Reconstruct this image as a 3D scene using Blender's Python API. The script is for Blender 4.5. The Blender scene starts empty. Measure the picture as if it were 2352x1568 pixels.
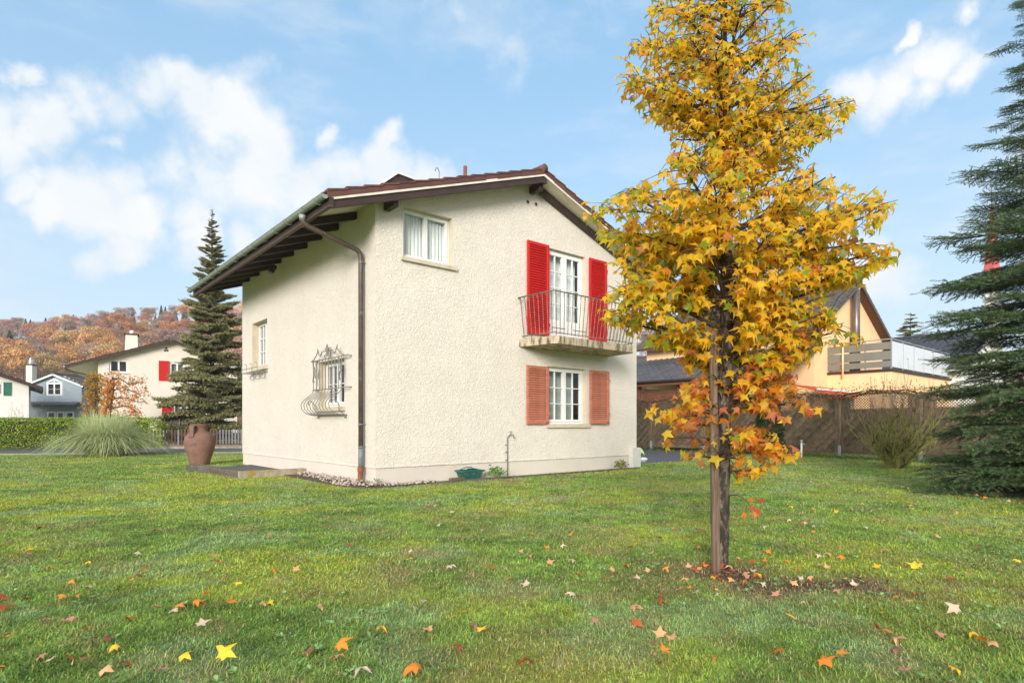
import bpy, bmesh, math, random
import numpy as np
from mathutils import Vector, Matrix, Quaternion
random.seed(7); RNG = np.random.default_rng(11)
R = math.radians
scn = bpy.context.scene
COL = scn.collection
# ------------------------------------------------------------------ camera, sky, sun, exposure
FPX, CXP, HYP, EYE = 1373.0, 1176.0, 975.0, 1.3        # focal length, centre and horizon of the photograph seen 2352 px wide
cam = bpy.data.cameras.new('camera'); camo = bpy.data.objects.new('camera', cam); COL.objects.link(camo)
camo.location = (0, 0, EYE); camo.rotation_euler = (R(90), 0, 0)
cam.sensor_width = 36; cam.lens = FPX/2352*36; cam.shift_y = (HYP-784)/2352; cam.clip_start = .05; cam.clip_end = 3000
scn.camera = camo
SUN_DIR = Vector((-.19, -.98, 0)).normalized(); SUN_EL = R(15)
sl = bpy.data.lights.new('sun', 'SUN'); so = bpy.data.objects.new('sun', sl); COL.objects.link(so)
sl.energy = 2.5; sl.angle = R(22); sl.color = (1, .925, .84)
sd = Vector((SUN_DIR.x*math.cos(SUN_EL), SUN_DIR.y*math.cos(SUN_EL), math.sin(SUN_EL)))
so.rotation_euler = sd.to_track_quat('Z', 'Y').to_euler(); so.location = (-6, -20, 20)
scn.view_settings.view_transform = 'Standard'; scn.view_settings.look = 'None'
scn.view_settings.exposure = 1.14; scn.view_settings.gamma = 1; scn.view_settings.use_curve_mapping = False
SKY_STRENGTH = 0.15

class NT:
    """a small helper to write node trees"""
    def __init__(s, tree): s.t = tree; s.n = tree.nodes; s.l = tree.links
    def node(s, ty, **kw):
        n = s.n.new(ty)
        for k, v in kw.items(): setattr(n, k, v)
        return n
    def link(s, a, b): s.l.new(a, b)
    def math(s, op, a, b=None, c=None, clamp=False):
        n = s.node('ShaderNodeMath', operation=op, use_clamp=clamp)
        for i, v in enumerate((a, b, c)):
            if v is None: continue
            if isinstance(v, (int, float)): n.inputs[i].default_value = v
            else: s.link(v, n.inputs[i])
        return n.outputs[0]
    def vmath(s, op, a, b=None, scale=None):
        n = s.node('ShaderNodeVectorMath', operation=op)
        for i, v in enumerate((a, b)):
            if v is None: continue
            if isinstance(v, (tuple, list, Vector)): n.inputs[i].default_value = tuple(v)
            else: s.link(v, n.inputs[i])
        if scale is not None:
            if isinstance(scale, (int, float)): n.inputs['Scale'].default_value = scale
            else: s.link(scale, n.inputs['Scale'])
        return n.outputs['Value'] if op in ('LENGTH', 'DISTANCE', 'DOT_PRODUCT') else n.outputs[0]
    def noise(s, vec, scale, detail=3, rough=.55, dist=0, out=0):
        n = s.node('ShaderNodeTexNoise'); n.inputs['Scale'].default_value = scale; n.inputs['Detail'].default_value = detail
        n.inputs['Roughness'].default_value = rough; n.inputs['Distortion'].default_value = dist
        if vec is not None: s.link(vec, n.inputs['Vector'])
        return n.outputs[out]
    def ramp(s, fac, stops, interp='LINEAR'):
        n = s.node('ShaderNodeValToRGB'); cr = n.color_ramp; cr.interpolation = interp
        while len(cr.elements) < len(stops): cr.elements.new(.5)
        for e, (p, c) in zip(cr.elements, stops):
            e.position = p; e.color = (c[0], c[1], c[2], 1) if not isinstance(c, (int, float)) else (c, c, c, 1)
        s.link(fac, n.inputs[0]); return n.outputs[0]
    def mix(s, fac, a, b, mode='MIX'):
        n = s.node('ShaderNodeMix', data_type='RGBA', blend_type=mode)
        for i, v in ((0, fac), (6, a), (7, b)):
            if isinstance(v, (int, float)): n.inputs[i].default_value = v
            elif isinstance(v, (tuple, list)): n.inputs[i].default_value = (v[0], v[1], v[2], 1)
            else: s.link(v, n.inputs[i])
        return n.outputs[2]
    def sstep(s, v, a, b):
        n = s.node('ShaderNodeMapRange', interpolation_type='SMOOTHSTEP')
        n.inputs[1].default_value = a; n.inputs[2].default_value = b; s.link(v, n.inputs[0]); return n.outputs[0]

def pdir(px, py): return Vector((px-CXP, FPX, HYP-py)).normalized()
world = bpy.data.worlds.new('World'); scn.world = world; world.use_nodes = True
def build_world():
    N = NT(world.node_tree); N.n.clear()
    tc = N.node('ShaderNodeTexCoord'); d = tc.outputs['Generated']
    sky = N.node('ShaderNodeTexSky', sky_type='NISHITA'); sky.sun_disc = False
    sky.sun_elevation = SUN_EL; sky.sun_rotation = math.atan2(SUN_DIR.x, SUN_DIR.y)
    sky.altitude = 400; sky.air_density = 1.0; sky.dust_density = .6; sky.ozone_density = 1.6
    # cumulus heaps: lobes placed by direction, edges broken up by noise; thin noise cloud everywhere else
    warp = N.vmath('SCALE', N.vmath('SUBTRACT', N.noise(d, 5.5, 6, .62, out=1), (.5, .5, .5)), scale=.13)
    dw = N.vmath('ADD', d, warp)
    lobes = [(340,215,80),(400,195,60),(270,270,80),(190,265,60),(120,300,55),(60,305,30),(520,290,100),(590,310,75),(470,270,60),(500,350,70),
             (380,420,110),(480,430,120),(590,430,110),(690,420,85),(740,390,60),(790,400,75),(860,370,60),(880,320,35),(900,420,80),(980,420,60),
             (260,440,80),(200,480,75),(120,500,55),(320,500,90),(420,500,90),(240,345,42),(510,205,26),(740,300,30),(10,165,30),(-30,300,70),(15,330,30),(330,545,60),(300,600,45),
             (230,610,50),(540,560,60),(440,560,60),(2040,185,70),(2130,160,65),(2205,190,52),(1960,190,52),(2100,225,55),(2190,40,30),(2090,75,22),
             (2000,640,80),(40,430,40),(1550,780,90),(1480,730,70),
             (2600,300,200),(-500,350,260),(1200,-500,260),(400,-700,200),(2500,-300,200)]
    acc = None
    for (x, y, r) in lobes:
        c = pdir(x, y); rr = r/1373*1.12*(FPX/math.hypot(x-CXP, FPX))
        v = N.math('SUBTRACT', 1, N.math('DIVIDE', N.vmath('DISTANCE', dw, tuple(c)), rr))
        acc = v if acc is None else N.math('SMOOTH_MAX', acc, v, .12)
    fb = N.noise(d, 9, 8, .6)
    dens = N.math('ADD', acc, N.math('ADD', N.math('MULTIPLY', N.math('SUBTRACT', fb, .5), 2.0), N.math('MULTIPLY', N.math('SUBTRACT', N.noise(d, 4.6, 3, .5), .51), 1.2)))
    thick = N.sstep(dens, -.25, .68)
    st = N.node('ShaderNodeMapping'); st.inputs['Scale'].default_value = (2.2, 2.2, 7); N.link(d, st.inputs[0])
    wisp = N.math('MULTIPLY', N.sstep(N.noise(st.outputs[0], 2.2, 6, .6), .46, .8), .38)
    sx = N.node('ShaderNodeSeparateXYZ'); N.link(d, sx.inputs[0]); z = N.math('ABSOLUTE', sx.outputs[2])
    hazeb = N.math('MULTIPLY', N.math('POWER', N.math('SUBTRACT', 1, z, clamp=True), 2.6), .90)
    # the broken cloud closes overhead and behind the viewer, where the soft light comes from
    close = N.math('MULTIPLY', N.sstep(N.math('ADD', N.math('MULTIPLY', N.math('SUBTRACT', N.noise(d, 2.6, 7, .6), .5), 1.6), N.math('SUBTRACT', N.math('MULTIPLY', sx.outputs[2], .9), N.math('MULTIPLY', sx.outputs[1], .75))), -.10, .55), .95)
    wisp = N.math('MAXIMUM', wisp, close)
    alpha = N.math('MAXIMUM', N.math('MULTIPLY', thick, .95), wisp)
    shade = N.sstep(N.noise(dw, 7, 5, .55), .35, .7)
    ccol = N.mix(shade, (.86, .91, .95), (.98, .985, .99))
    skyc = N.mix(1, sky.outputs[0], (.86, 1.06, 1.12), 'MULTIPLY')
    skys = N.vmath('SCALE', skyc, scale=SKY_STRENGTH*1.5)
    # blue of the day: nishita lifted a little by thin high cloud
    base = N.mix(.62, skys, (.27, .575, .885))
    base = N.mix(hazeb, base, (.76, .85, .92))
    colr = N.mix(alpha, base, ccol)
    bg = N.node('ShaderNodeBackground'); bg.inputs[1].default_value = 1.0
    sc2 = N.vmath('SCALE', colr, scale=.480/SKY_STRENGTH); N.link(sc2, bg.inputs[0]); bg.inputs[1].default_value = SKY_STRENGTH
    out = N.node('ShaderNodeOutputWorld'); N.link(bg.outputs[0], out.inputs[0])
build_world()
# ------------------------------------------------------------------ helpers
def P(px, py, Y):                                        # a point of the photograph at depth Y
    return Vector(((px-CXP)/FPX*Y, Y, EYE+(HYP-py)/FPX*Y))
def G(px, py):                                           # a point of the photograph on flat ground
    Y = EYE*FPX/(py-HYP); return Vector(((px-CXP)/FPX*Y, Y, 0))

class MB:
    def __init__(s): s.v = []; s.f = []
    def add(s, vs, fs):
        o = len(s.v); s.v += [tuple(p) for p in vs]; s.f += [tuple(i+o for i in f) for f in fs]; return s
    def quad(s, a, b, c, d): return s.add((a, b, c, d), ((0, 1, 2, 3),))
    def box(s, x0, y0, z0, x1, y1, z1):
        v = [(x0,y0,z0),(x1,y0,z0),(x1,y1,z0),(x0,y1,z0),(x0,y0,z1),(x1,y0,z1),(x1,y1,z1),(x0,y1,z1)]
        return s.add(v, ((0,3,2,1),(4,5,6,7),(0,1,5,4),(1,2,6,5),(2,3,7,6),(3,0,4,7)))
    def bbox(s, x0, y0, z0, x1, y1, z1, b=.006):         # box with chamfered edges
        bm = bmesh.new(); bmesh.ops.create_cube(bm, size=1)
        for w in bm.verts: w.co = Vector((x0+(w.co.x+.5)*(x1-x0), y0+(w.co.y+.5)*(y1-y0), z0+(w.co.z+.5)*(z1-z0)))
        bmesh.ops.bevel(bm, geom=list(bm.edges), offset=b, segments=1, affect='EDGES')
        bm.verts.index_update(); s.add([w.co for w in bm.verts], [[w.index for w in f.verts] for f in bm.faces]); bm.free(); return s
    def beam(s, a, b, w, h, up=(0, 0, 1)):               # rectangular bar from a to b
        a = Vector(a); b = Vector(b); d = (b-a).normalized(); sd = d.cross(Vector(up))
        if sd.length < 1e-4: sd = d.cross(Vector((1, 0, 0)))
        sd.normalize(); u = sd.cross(d); v = []
        for p in (a, b):
            for i, j in ((-1,-1),(1,-1),(1,1),(-1,1)): v.append(p+sd*(i*w/2)+u*(j*h/2))
        return s.add(v, ((0,3,2,1),(4,5,6,7),(0,1,5,4),(1,2,6,5),(2,3,7,6),(3,0,4,7)))
    def tube(s, pts, rad, n=6, cap=True):
        pts = [Vector(p) for p in pts]; k = len(pts); o = len(s.v)
        if isinstance(rad, (int, float)): rad = [rad]*k
        u = None
        for i, p in enumerate(pts):
            d = (pts[min(i+1, k-1)]-pts[max(i-1, 0)])
            d = d.normalized() if d.length > 1e-9 else Vector((0, 0, 1))
            if u is None: u = d.orthogonal().normalized()
            else:
                u = u-d*u.dot(d); u = u.normalized() if u.length > 1e-6 else d.orthogonal().normalized()
            w = d.cross(u)
            for j in range(n):
                a = 2*math.pi*j/n; q = p+(u*math.cos(a)+w*math.sin(a))*rad[i]; s.v.append((q.x, q.y, q.z))
        for i in range(k-1):
            for j in range(n):
                s.f.append((o+i*n+j, o+i*n+(j+1) % n, o+(i+1)*n+(j+1) % n, o+(i+1)*n+j))
        if cap:
            s.f.append(tuple(o+j for j in range(n))[::-1]); s.f.append(tuple(o+(k-1)*n+j for j in range(n)))
        return s
    def lathe(s, prof, n=32, c=(0, 0, 0)):
        o = len(s.v)
        for r, z in prof:
            for j in range(n):
                a = 2*math.pi*j/n; s.v.append((c[0]+r*math.cos(a), c[1]+r*math.sin(a), c[2]+z))
        for i in range(len(prof)-1):
            for j in range(n): s.f.append((o+i*n+j, o+i*n+(j+1) % n, o+(i+1)*n+(j+1) % n, o+(i+1)*n+j))
        return s
    def prism(s, poly, ext):                             # polygon swept along a vector
        k = len(poly); e = Vector(ext); a = [Vector(p) for p in poly]
        return s.add(a+[p+e for p in a], [tuple(range(k))[::-1], tuple(range(k, 2*k))]+[(i, (i+1) % k, k+(i+1) % k, k+i) for i in range(k)])
    def blob(s, c, r, sub=1, sq=(1, 1, 1), jit=.15, rnd=random):
        bm = bmesh.new(); bmesh.ops.create_icosphere(bm, subdivisions=sub, radius=1)
        for w in bm.verts:
            k = r*(1+rnd.uniform(-jit, jit)); w.co = Vector((c[0]+w.co.x*k*sq[0], c[1]+w.co.y*k*sq[1], c[2]+w.co.z*k*sq[2]))
        bm.verts.index_update(); s.add([w.co for w in bm.verts], [[w.index for w in f.verts] for f in bm.faces]); bm.free(); return s
    def mesh(s, name, m=None, smooth=False):
        me = bpy.data.meshes.new(name); me.from_pydata(s.v, [], s.f)
        if m: me.materials.append(m)
        if smooth: me.polygons.foreach_set('use_smooth', [True]*len(me.polygons))
        me.update(); return me
    def build(s, name, m, parent=None, loc=None, smooth=False, rot=None):
        return put(name, s.mesh(name, m, smooth), parent, loc, rot)
def put(name, me, parent=None, loc=None, rot=None, scale=None):
    o = bpy.data.objects.new(name, me); COL.objects.link(o)
    if parent: o.parent = parent
    if loc is not None: o.location = loc
    if rot is not None:
        if isinstance(rot, Quaternion): o.rotation_mode = 'QUATERNION'; o.rotation_quaternion = rot
        else: o.rotation_euler = rot
    if scale is not None: o.scale = (scale,)*3 if isinstance(scale, (int, float)) else scale
    return o
def tag(o, label=None, cat=None, group=None, kind=None):
    if label: o['label'] = label
    if cat: o['category'] = cat
    if group: o['group'] = group
    if kind: o['kind'] = kind
    return o
def thing(name, label, cat, loc=(0, 0, 0), rz=0, group=None):
    o = bpy.data.objects.new(name, None); COL.objects.link(o); o.empty_display_size = .2
    o.location = loc; o.rotation_euler = (0, 0, rz); return tag(o, label, cat, group)
def np_mesh(name, V, F, m, col=None, smooth=False):      # V (n,3), F (k,3|4) arrays, optional per-vertex colour
    me = bpy.data.meshes.new(name); n, k = len(V), len(F); w = F.shape[1]
    me.vertices.add(n); me.vertices.foreach_set('co', np.ascontiguousarray(V, dtype=np.float32).ravel())
    me.loops.add(k*w); me.loops.foreach_set('vertex_index', np.ascontiguousarray(F, dtype=np.int32).ravel())
    me.polygons.add(k); me.polygons.foreach_set('loop_start', np.arange(0, k*w, w, dtype=np.int32))
    if smooth: me.polygons.foreach_set('use_smooth', np.ones(k, bool))
    if col is not None:
        a = me.color_attributes.new('tint', 'FLOAT_COLOR', 'POINT'); c = np.ones((n, 4), np.float32); c[:, :3] = col
        a.data.foreach_set('color', c.ravel())
    me.materials.append(m); me.update(calc_edges=True); return me
def vnoise(x, y, seed=0):                                 # smooth 2-D value noise 0..1
    x = np.asarray(x, float); y = np.asarray(y, float); xi = np.floor(x).astype(np.int64); yi = np.floor(y).astype(np.int64)
    fx = x-xi; fy = y-yi; fx = fx*fx*(3-2*fx); fy = fy*fy*(3-2*fy)
    def h(a, b):
        n = (a*374761393+b*668265263+seed*974711) & 0x7fffffff; n = ((n ^ (n >> 13))*1274126177) & 0x7fffffff
        return ((n ^ (n >> 16)) & 0xffff)/65535.
    return (h(xi, yi)*(1-fx)+h(xi+1, yi)*fx)*(1-fy)+(h(xi, yi+1)*(1-fx)+h(xi+1, yi+1)*fx)*fy
def fbm(x, y, seed=0, o=4):
    t = 0; a = .5; n = 0
    for i in range(o): t = t+a*vnoise(x*2**i, y*2**i, seed+i*17); n += a; a *= .5
    return t/n
# ------------------------------------------------------------------ materials
def mat(name, c, c2=None, scale=6, rough=.7, bump=0, bscale=40, bdist=.01, spec=.4, metal=0, stretch=(1, 1, 1), rand=0, detail=5,
        c3=None, s3=1.5, t3=(.55, .75), translucent=0, attr=None, dist=0, fac=(.35, .65)):
    m = bpy.data.materials.new(name); m.use_nodes = True; N = NT(m.node_tree); N.n.clear()
    tc = N.node('ShaderNodeTexCoord'); mp = N.node('ShaderNodeMapping'); mp.inputs['Scale'].default_value = stretch
    N.link(tc.outputs['Object'], mp.inputs[0]); v = mp.outputs[0]
    oi = N.node('ShaderNodeObjectInfo') if rand else None
    if attr:
        an = N.node('ShaderNodeVertexColor', layer_name=attr); col = an.outputs[0]
        if c2: col = N.mix(N.math('MULTIPLY', N.sstep(N.noise(v, scale, detail, .6), *fac), .5), col, c2)
    else:
        col = c
        if c2: col = N.mix(N.sstep(N.noise(v, scale, detail, .6, dist), *fac), c, c2)
        if c3: col = N.mix(N.sstep(N.noise(v, s3, 4, .6), *t3), col, c3)
    if rand:
        hs = N.node('ShaderNodeHueSaturation')
        if isinstance(col, tuple): hs.inputs['Color'].default_value = (*col, 1)
        else: N.link(col, hs.inputs['Color'])
        N.link(N.math('ADD', 1-rand/2, N.math('MULTIPLY', oi.outputs['Random'], rand)), hs.inputs['Value']); col = hs.outputs[0]
    b = N.node('ShaderNodeBsdfPrincipled'); b.inputs['Roughness'].default_value = rough; b.inputs['Metallic'].default_value = metal
    b.inputs['Specular IOR Level'].default_value = spec
    if isinstance(col, tuple): b.inputs['Base Color'].default_value = (*col, 1)
    else: N.link(col, b.inputs['Base Color'])
    if bump:
        bn = N.node('ShaderNodeBump'); bn.inputs['Strength'].default_value = bump; bn.inputs['Distance'].default_value = bdist
        N.link(N.noise(v, bscale, 4, .6), bn.inputs['Height']); N.link(bn.outputs[0], b.inputs['Normal'])
    sh = b.outputs[0]
    if translucent:
        t = N.node('ShaderNodeBsdfTranslucent')
        if isinstance(col, tuple): t.inputs[0].default_value = (*col, 1)
        else: N.link(col, t.inputs[0])
        ms = N.node('ShaderNodeMixShader'); ms.inputs[0].default_value = translucent
        N.link(sh, ms.inputs[1]); N.link(t.outputs[0], ms.inputs[2]); sh = ms.outputs[0]
    o = N.node('ShaderNodeOutputMaterial'); N.link(sh, o.inputs[0]); return m
def stucco(name, c, c2, stretch, s1, dist=.02, strength=.8, patchy=.6, flat=.06):
    m = bpy.data.materials.new(name); m.use_nodes = True; N = NT(m.node_tree); N.n.clear()
    tc = N.node('ShaderNodeTexCoord'); mp = N.node('ShaderNodeMapping'); mp.inputs['Scale'].default_value = stretch
    N.link(tc.outputs['Object'], mp.inputs[0]); v = mp.outputs[0]; o3 = tc.outputs['Object']
    w = N.noise(v, s1*.7, 2, .5, out=1)
    vv = N.vmath('ADD', v, N.vmath('SCALE', N.vmath('SUBTRACT', w, (.5, .5, .5)), scale=.16))
    n1 = N.noise(vv, s1, 2, .5, .8)
    ridge = N.math('SUBTRACT', 1, N.math('MULTIPLY', N.math('ABSOLUTE', N.math('SUBTRACT', n1, .5)), 7), clamp=True)
    patch = N.sstep(N.noise(o3, 1.7, 3, .6), .3, .6)
    n2 = N.noise(v, s1*3.2, 3, .6); n3 = N.sstep(N.noise(vv, s1*1.7, 2, .5), .5, .66)
    h = N.math('ADD', N.math('ADD', N.math('MULTIPLY', ridge, N.math('ADD', flat, N.math('MULTIPLY', patch, patchy))), N.math('MULTIPLY', n2, .5)), N.math('MULTIPLY', n3, .6))
    bn = N.node('ShaderNodeBump'); bn.inputs['Strength'].default_value = strength; bn.inputs['Distance'].default_value = dist; N.link(h, bn.inputs['Height'])
    col = N.mix(N.sstep(N.noise(o3, 1.1, 5, .65), .3, .75), c, c2)
    pit_shade = N.sstep(N.noise(vv, s1*2.3, 2, .5), .30, .40)
    col = N.mix(N.math('MULTIPLY', N.math('SUBTRACT', 1, pit_shade), .28), col, (.36, .29, .20))  # small shadows of the rough plaster painted in as darker specks
    b = N.node('ShaderNodeBsdfPrincipled'); b.inputs['Roughness'].default_value = .9; b.inputs['Specular IOR Level'].default_value = .15
    N.link(col, b.inputs['Base Color']); N.link(bn.outputs[0], b.inputs['Normal'])
    o = N.node('ShaderNodeOutputMaterial'); N.link(b.outputs[0], o.inputs[0]); return m
def glass_mat(name, tint=(.86, .89, .89), ior=1.5):
    m = bpy.data.materials.new(name); m.use_nodes = True; N = NT(m.node_tree); N.n.clear()
    t = N.node('ShaderNodeBsdfTransparent'); t.inputs[0].default_value = (*tint, 1)
    g = N.node('ShaderNodeBsdfGlossy'); g.inputs['Roughness'].default_value = .02; g.inputs[0].default_value = (.95, .97, 1, 1)
    f = N.node('ShaderNodeLayerWeight'); f.inputs[0].default_value = .5
    tc = N.node('ShaderNodeTexCoord'); bn = N.node('ShaderNodeBump'); bn.inputs['Strength'].default_value = .05; bn.inputs['Distance'].default_value = .02
    N.link(N.noise(tc.outputs['Object'], 2.5, 2), bn.inputs['Height']); N.link(bn.outputs[0], g.inputs['Normal'])
    ms = N.node('ShaderNodeMixShader'); N.link(N.math('ADD', .045, N.math('MULTIPLY', N.math('POWER', f.outputs[1], 4), .8), clamp=True), ms.inputs[0])
    N.link(t.outputs[0], ms.inputs[1]); N.link(g.outputs[0], ms.inputs[2])
    o = N.node('ShaderNodeOutputMaterial'); N.link(ms.outputs[0], o.inputs[0]); return m
M = {}
M['stucco'] = stucco('rough_plaster', (.715, .668, .602), (.68, .632, .562), (1, 1, 1.3), 12, .018, .58)
M['stucco_side'] = stucco('dashed_plaster', (.685, .64, .578), (.65, .602, .538), (1.5, 1.5, .8), 15, .018, .66, .12, .30)
M['plinth'] = mat('smooth_plinth_render', (.62, .57, .51), (.585, .535, .475), 1.5, .85, .1, 60, .004, spec=.2, c3=(.58, .49, .38), s3=.8, t3=(.62, .85))
M['reveal'] = mat('beige_reveal', (.60, .53, .40), (.54, .47, .35), 4, .8, .08, 50)
M['sill'] = mat('stone_sill', (.58, .52, .41), (.50, .44, .34), 5, .8, .1, 60, c3=(.38, .33, .25), s3=3)
M['white'] = mat('white_frame', (.78, .78, .77), (.74, .74, .73), 3, .35)
M['soffit'] = mat('cream_soffit', (.72, .68, .60), (.62, .57, .49), 5, .7, .1, 80)
M['darkwood'] = mat('dark_brown_timber', (.022, .013, .011), (.036, .021, .017), 7, .6, .25, 45, .006, stretch=(1, 1, 5), rand=.25)
M['pinkstrip'] = mat('brown_pink_board_edge', (.13, .085, .075), (.10, .065, .055), 5, .7)
M['barge'] = mat('dark_brown_board', (.036, .021, .018), (.05, .03, .024), 4, .55, .1, 60)
M['gutter'] = mat('weathered_zinc', (.25, .285, .27), (.33, .36, .34), 5, .5, .05, 40, spec=.5, c3=(.10, .11, .10), s3=2, metal=.25)
M['pipe'] = mat('brown_copper_pipe', (.062, .042, .035), (.092, .063, .053), 6, .5, .06, 40, spec=.5, c3=(.16, .17, .16), s3=5, t3=(.58, .72))
M['castiron'] = mat('red_brown_iron', (.24, .085, .04), (.17, .06, .03), 8, .65, .2, 50)
M['patina'] = mat('blue_grey_lead', (.12, .15, .17), (.18, .21, .22), 10, .5)
M['tile'] = mat('red_brown_roof_tile', (.125, .052, .044), (.095, .042, .036), 5, .65, .2, 60, .004, c3=(.30, .17, .12), s3=6, t3=(.60, .75), rand=.35)
M['red'] = mat('bright_red_paint', (.52, .016, .015), (.46, .014, .013), 3, .5, spec=.2, rand=.1)
M['salmon'] = mat('faded_red_paint', (.47, .185, .12), (.40, .125, .08), 4, .7, .1, 70, c3=(.33, .05, .045), s3=2.2, t3=(.60, .72), stretch=(1, 1, 3), rand=.16)
M['rail'] = mat('weathered_iron', (.20, .165, .14), (.10, .08, .07), 12, .6, .2, 70, c3=(.30, .27, .24), s3=4)
M['iron'] = mat('grey_wrought_iron', (.17, .155, .145), (.26, .24, .225), 9, .55)
M['slab'] = mat('stained_concrete', (.50, .43, .32), (.40, .33, .23), 4, .85, .2, 50, stretch=(4, 4, 1.0), c3=(.12, .085, .045), s3=1.7, t3=(.45, .66))
M['concrete'] = mat('grey_concrete', (.36, .34, .31), (.28, .26, .235), 5, .9, .25, 40)
M['mossy'] = mat('weathered_mossy_concrete', (.13, .112, .09), (.07, .06, .05), 5, .95, .5, 40, .012, c3=(.22, .19, .145), s3=2.5, t3=(.55, .72))
M['mossy2'] = mat('pale_concrete_with_lichen', (.36, .32, .25), (.27, .22, .15), 5, .95, .4, 40, .01, c3=(.30, .21, .035), s3=3, t3=(.55, .7))
M['asphalt'] = mat('asphalt', (.085, .082, .08), (.115, .11, .105), 30, .8, .4, 160, .006, c3=(.05, .052, .06), s3=.8)
M['wetasphalt'] = mat('damp_asphalt', (.085, .094, .125), (.11, .12, .15), 3, .42, .25, 120, .004, c3=(.14, .15, .18), s3=.9)
M['curtain'] = mat('white_net_curtain', (.84, .86, .84), (.74, .77, .76), 14, .9, stretch=(1, 1, .1))
M['drape'] = mat('pale_drape', (.50, .53, .50), (.38, .41, .38), 10, .9, stretch=(1, 1, .1))
M['dark'] = mat('painted_dark_interior', (.03, .03, .032), None, rough=.9)  # near-black colour standing in for the dark of unlit rooms and holes
M['black'] = mat('black_plastic', (.015, .015, .016), None, rough=.45)
M['glass'] = glass_mat('window_glass')
M['clay'] = mat('weathered_clay', (.165, .085, .065), (.215, .118, .09), 3.5, .75, .25, 35, .008, c3=(.115, .065, .055), s3=3.2, t3=(.56, .72))
M['green_plastic'] = mat('dark_green_plastic', (.012, .115, .095), (.010, .09, .075), 9, .45)
M['metalbox'] = mat('light_grey_metal', (.60, .60, .56), (.55, .55, .51), 3, .5)
M['bark'] = mat('sweetgum_bark', (.040, .031, .024), (.20, .17, .14), 34, .95, 1.0, 45, .02, stretch=(1, 1, .35), c3=(.03, .026, .018), s3=17, t3=(.5, .6), fac=(.45, .62))
M['twig'] = mat('twig_bark', (.05, .036, .026), (.085, .062, .045), 15, .9)
M['stake'] = mat('weathered_stake', (.11, .073, .05), (.21, .152, .11), 9, .9, .9, 30, .012, stretch=(5, 5, .25), c3=(.045, .028, .02), s3=2.2, t3=(.54, .68))
M['leaf'] = mat('autumn_leaf', (.8, .4, .02), attr='tint', rough=.42, spec=.5, translucent=.68, c2=(.92, .54, .02), scale=9, fac=(.45, .8))
M['fallen'] = mat('fallen_leaf', (.6, .3, .1), attr='tint', rough=.6, spec=.3, translucent=.15, c2=(.45, .2, .06), scale=14)
M['needle'] = mat('fir_needles', (.020, .058, .030), None, attr='tint', rough=.5, spec=.35, translucent=.12)
M['grass'] = mat('grass_blades', (.1, .2, .03), None, attr='tint', rough=.6, spec=.25, translucent=.3)
M['foliage'] = mat('foliage', (.1, .2, .03), None, attr='tint', rough=.55, spec=.3, translucent=.25, rand=.12)
M['fence'] = mat('weathered_fence_wood', (.078, .053, .032), (.135, .10, .064), 6, .9, .3, 60, .005, stretch=(1, 1, 1), c3=(.07, .065, .03), s3=2.4, t3=(.5, .7), rand=.5)
M['galv'] = mat('galvanised_steel', (.42, .45, .47), (.35, .38, .40), 12, .4, metal=.5)
M['orange'] = mat('apricot_plaster', (.92, .62, .355), (.88, .58, .32), 2, .9, .25, 60, .006)
M['greyboard'] = mat('grey_railing_board', (.20, .195, .165), (.18, .175, .15), 2, .6)
M['slate'] = mat('dark_slate', (.035, .038, .055), (.055, .058, .075), 9, .5, .3, 25, .01, c3=(.42, .43, .44), s3=5.2, t3=(.66, .74), rand=.3)
M['darktile'] = mat('dark_brown_tile', (.060, .048, .042), (.10, .085, .075), 8, .55, .2, 40, rand=.45)
M['bluetile'] = mat('blue_grey_tile', (.055, .056, .066), (.10, .10, .115), 6, .45, .2, 40, rand=.4)
M['cream'] = mat('cream_plaster', (.68, .63, .56), (.64, .59, .52), 2, .9, .25, 40, .008)
M['offwhite'] = mat('white_plaster', (.74, .73, .71), (.68, .66, .63), 2, .9, .2, 40)
M['bluewood'] = mat('pale_blue_boards', (.27, .33, .375), (.23, .29, .33), 3, .7)
M['greenpaint'] = mat('green_paint', (.02, .16, .11), (.018, .13, .09), 3, .5)
M['steel'] = mat('flue_steel', (.16, .13, .12), (.20, .17, .155), 3, .4, metal=.6)
M['shiny'] = mat('bright_steel', (.62, .64, .66), None, rough=.25, metal=.8)
M['frost'] = mat('frosted_white_panel', (.66, .68, .74), (.62, .64, .70), 2, .3, spec=.6)
M['brownwood'] = mat('red_brown_wood', (.17, .075, .035), (.12, .05, .025), 6, .7, .1, 40, stretch=(.3, .3, 5))
M['soil'] = mat('soil_with_contact_shade', (.075, .052, .036), (.11, .08, .058), 9, .95, .6, 30, .02)  # bare soil whose dark tone doubles as contact shade at the wall foot
M['stone'] = mat('river_stone', (.43, .365, .31), (.34, .29, .25), 4, .85, .15, 25, rand=.7)
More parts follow.
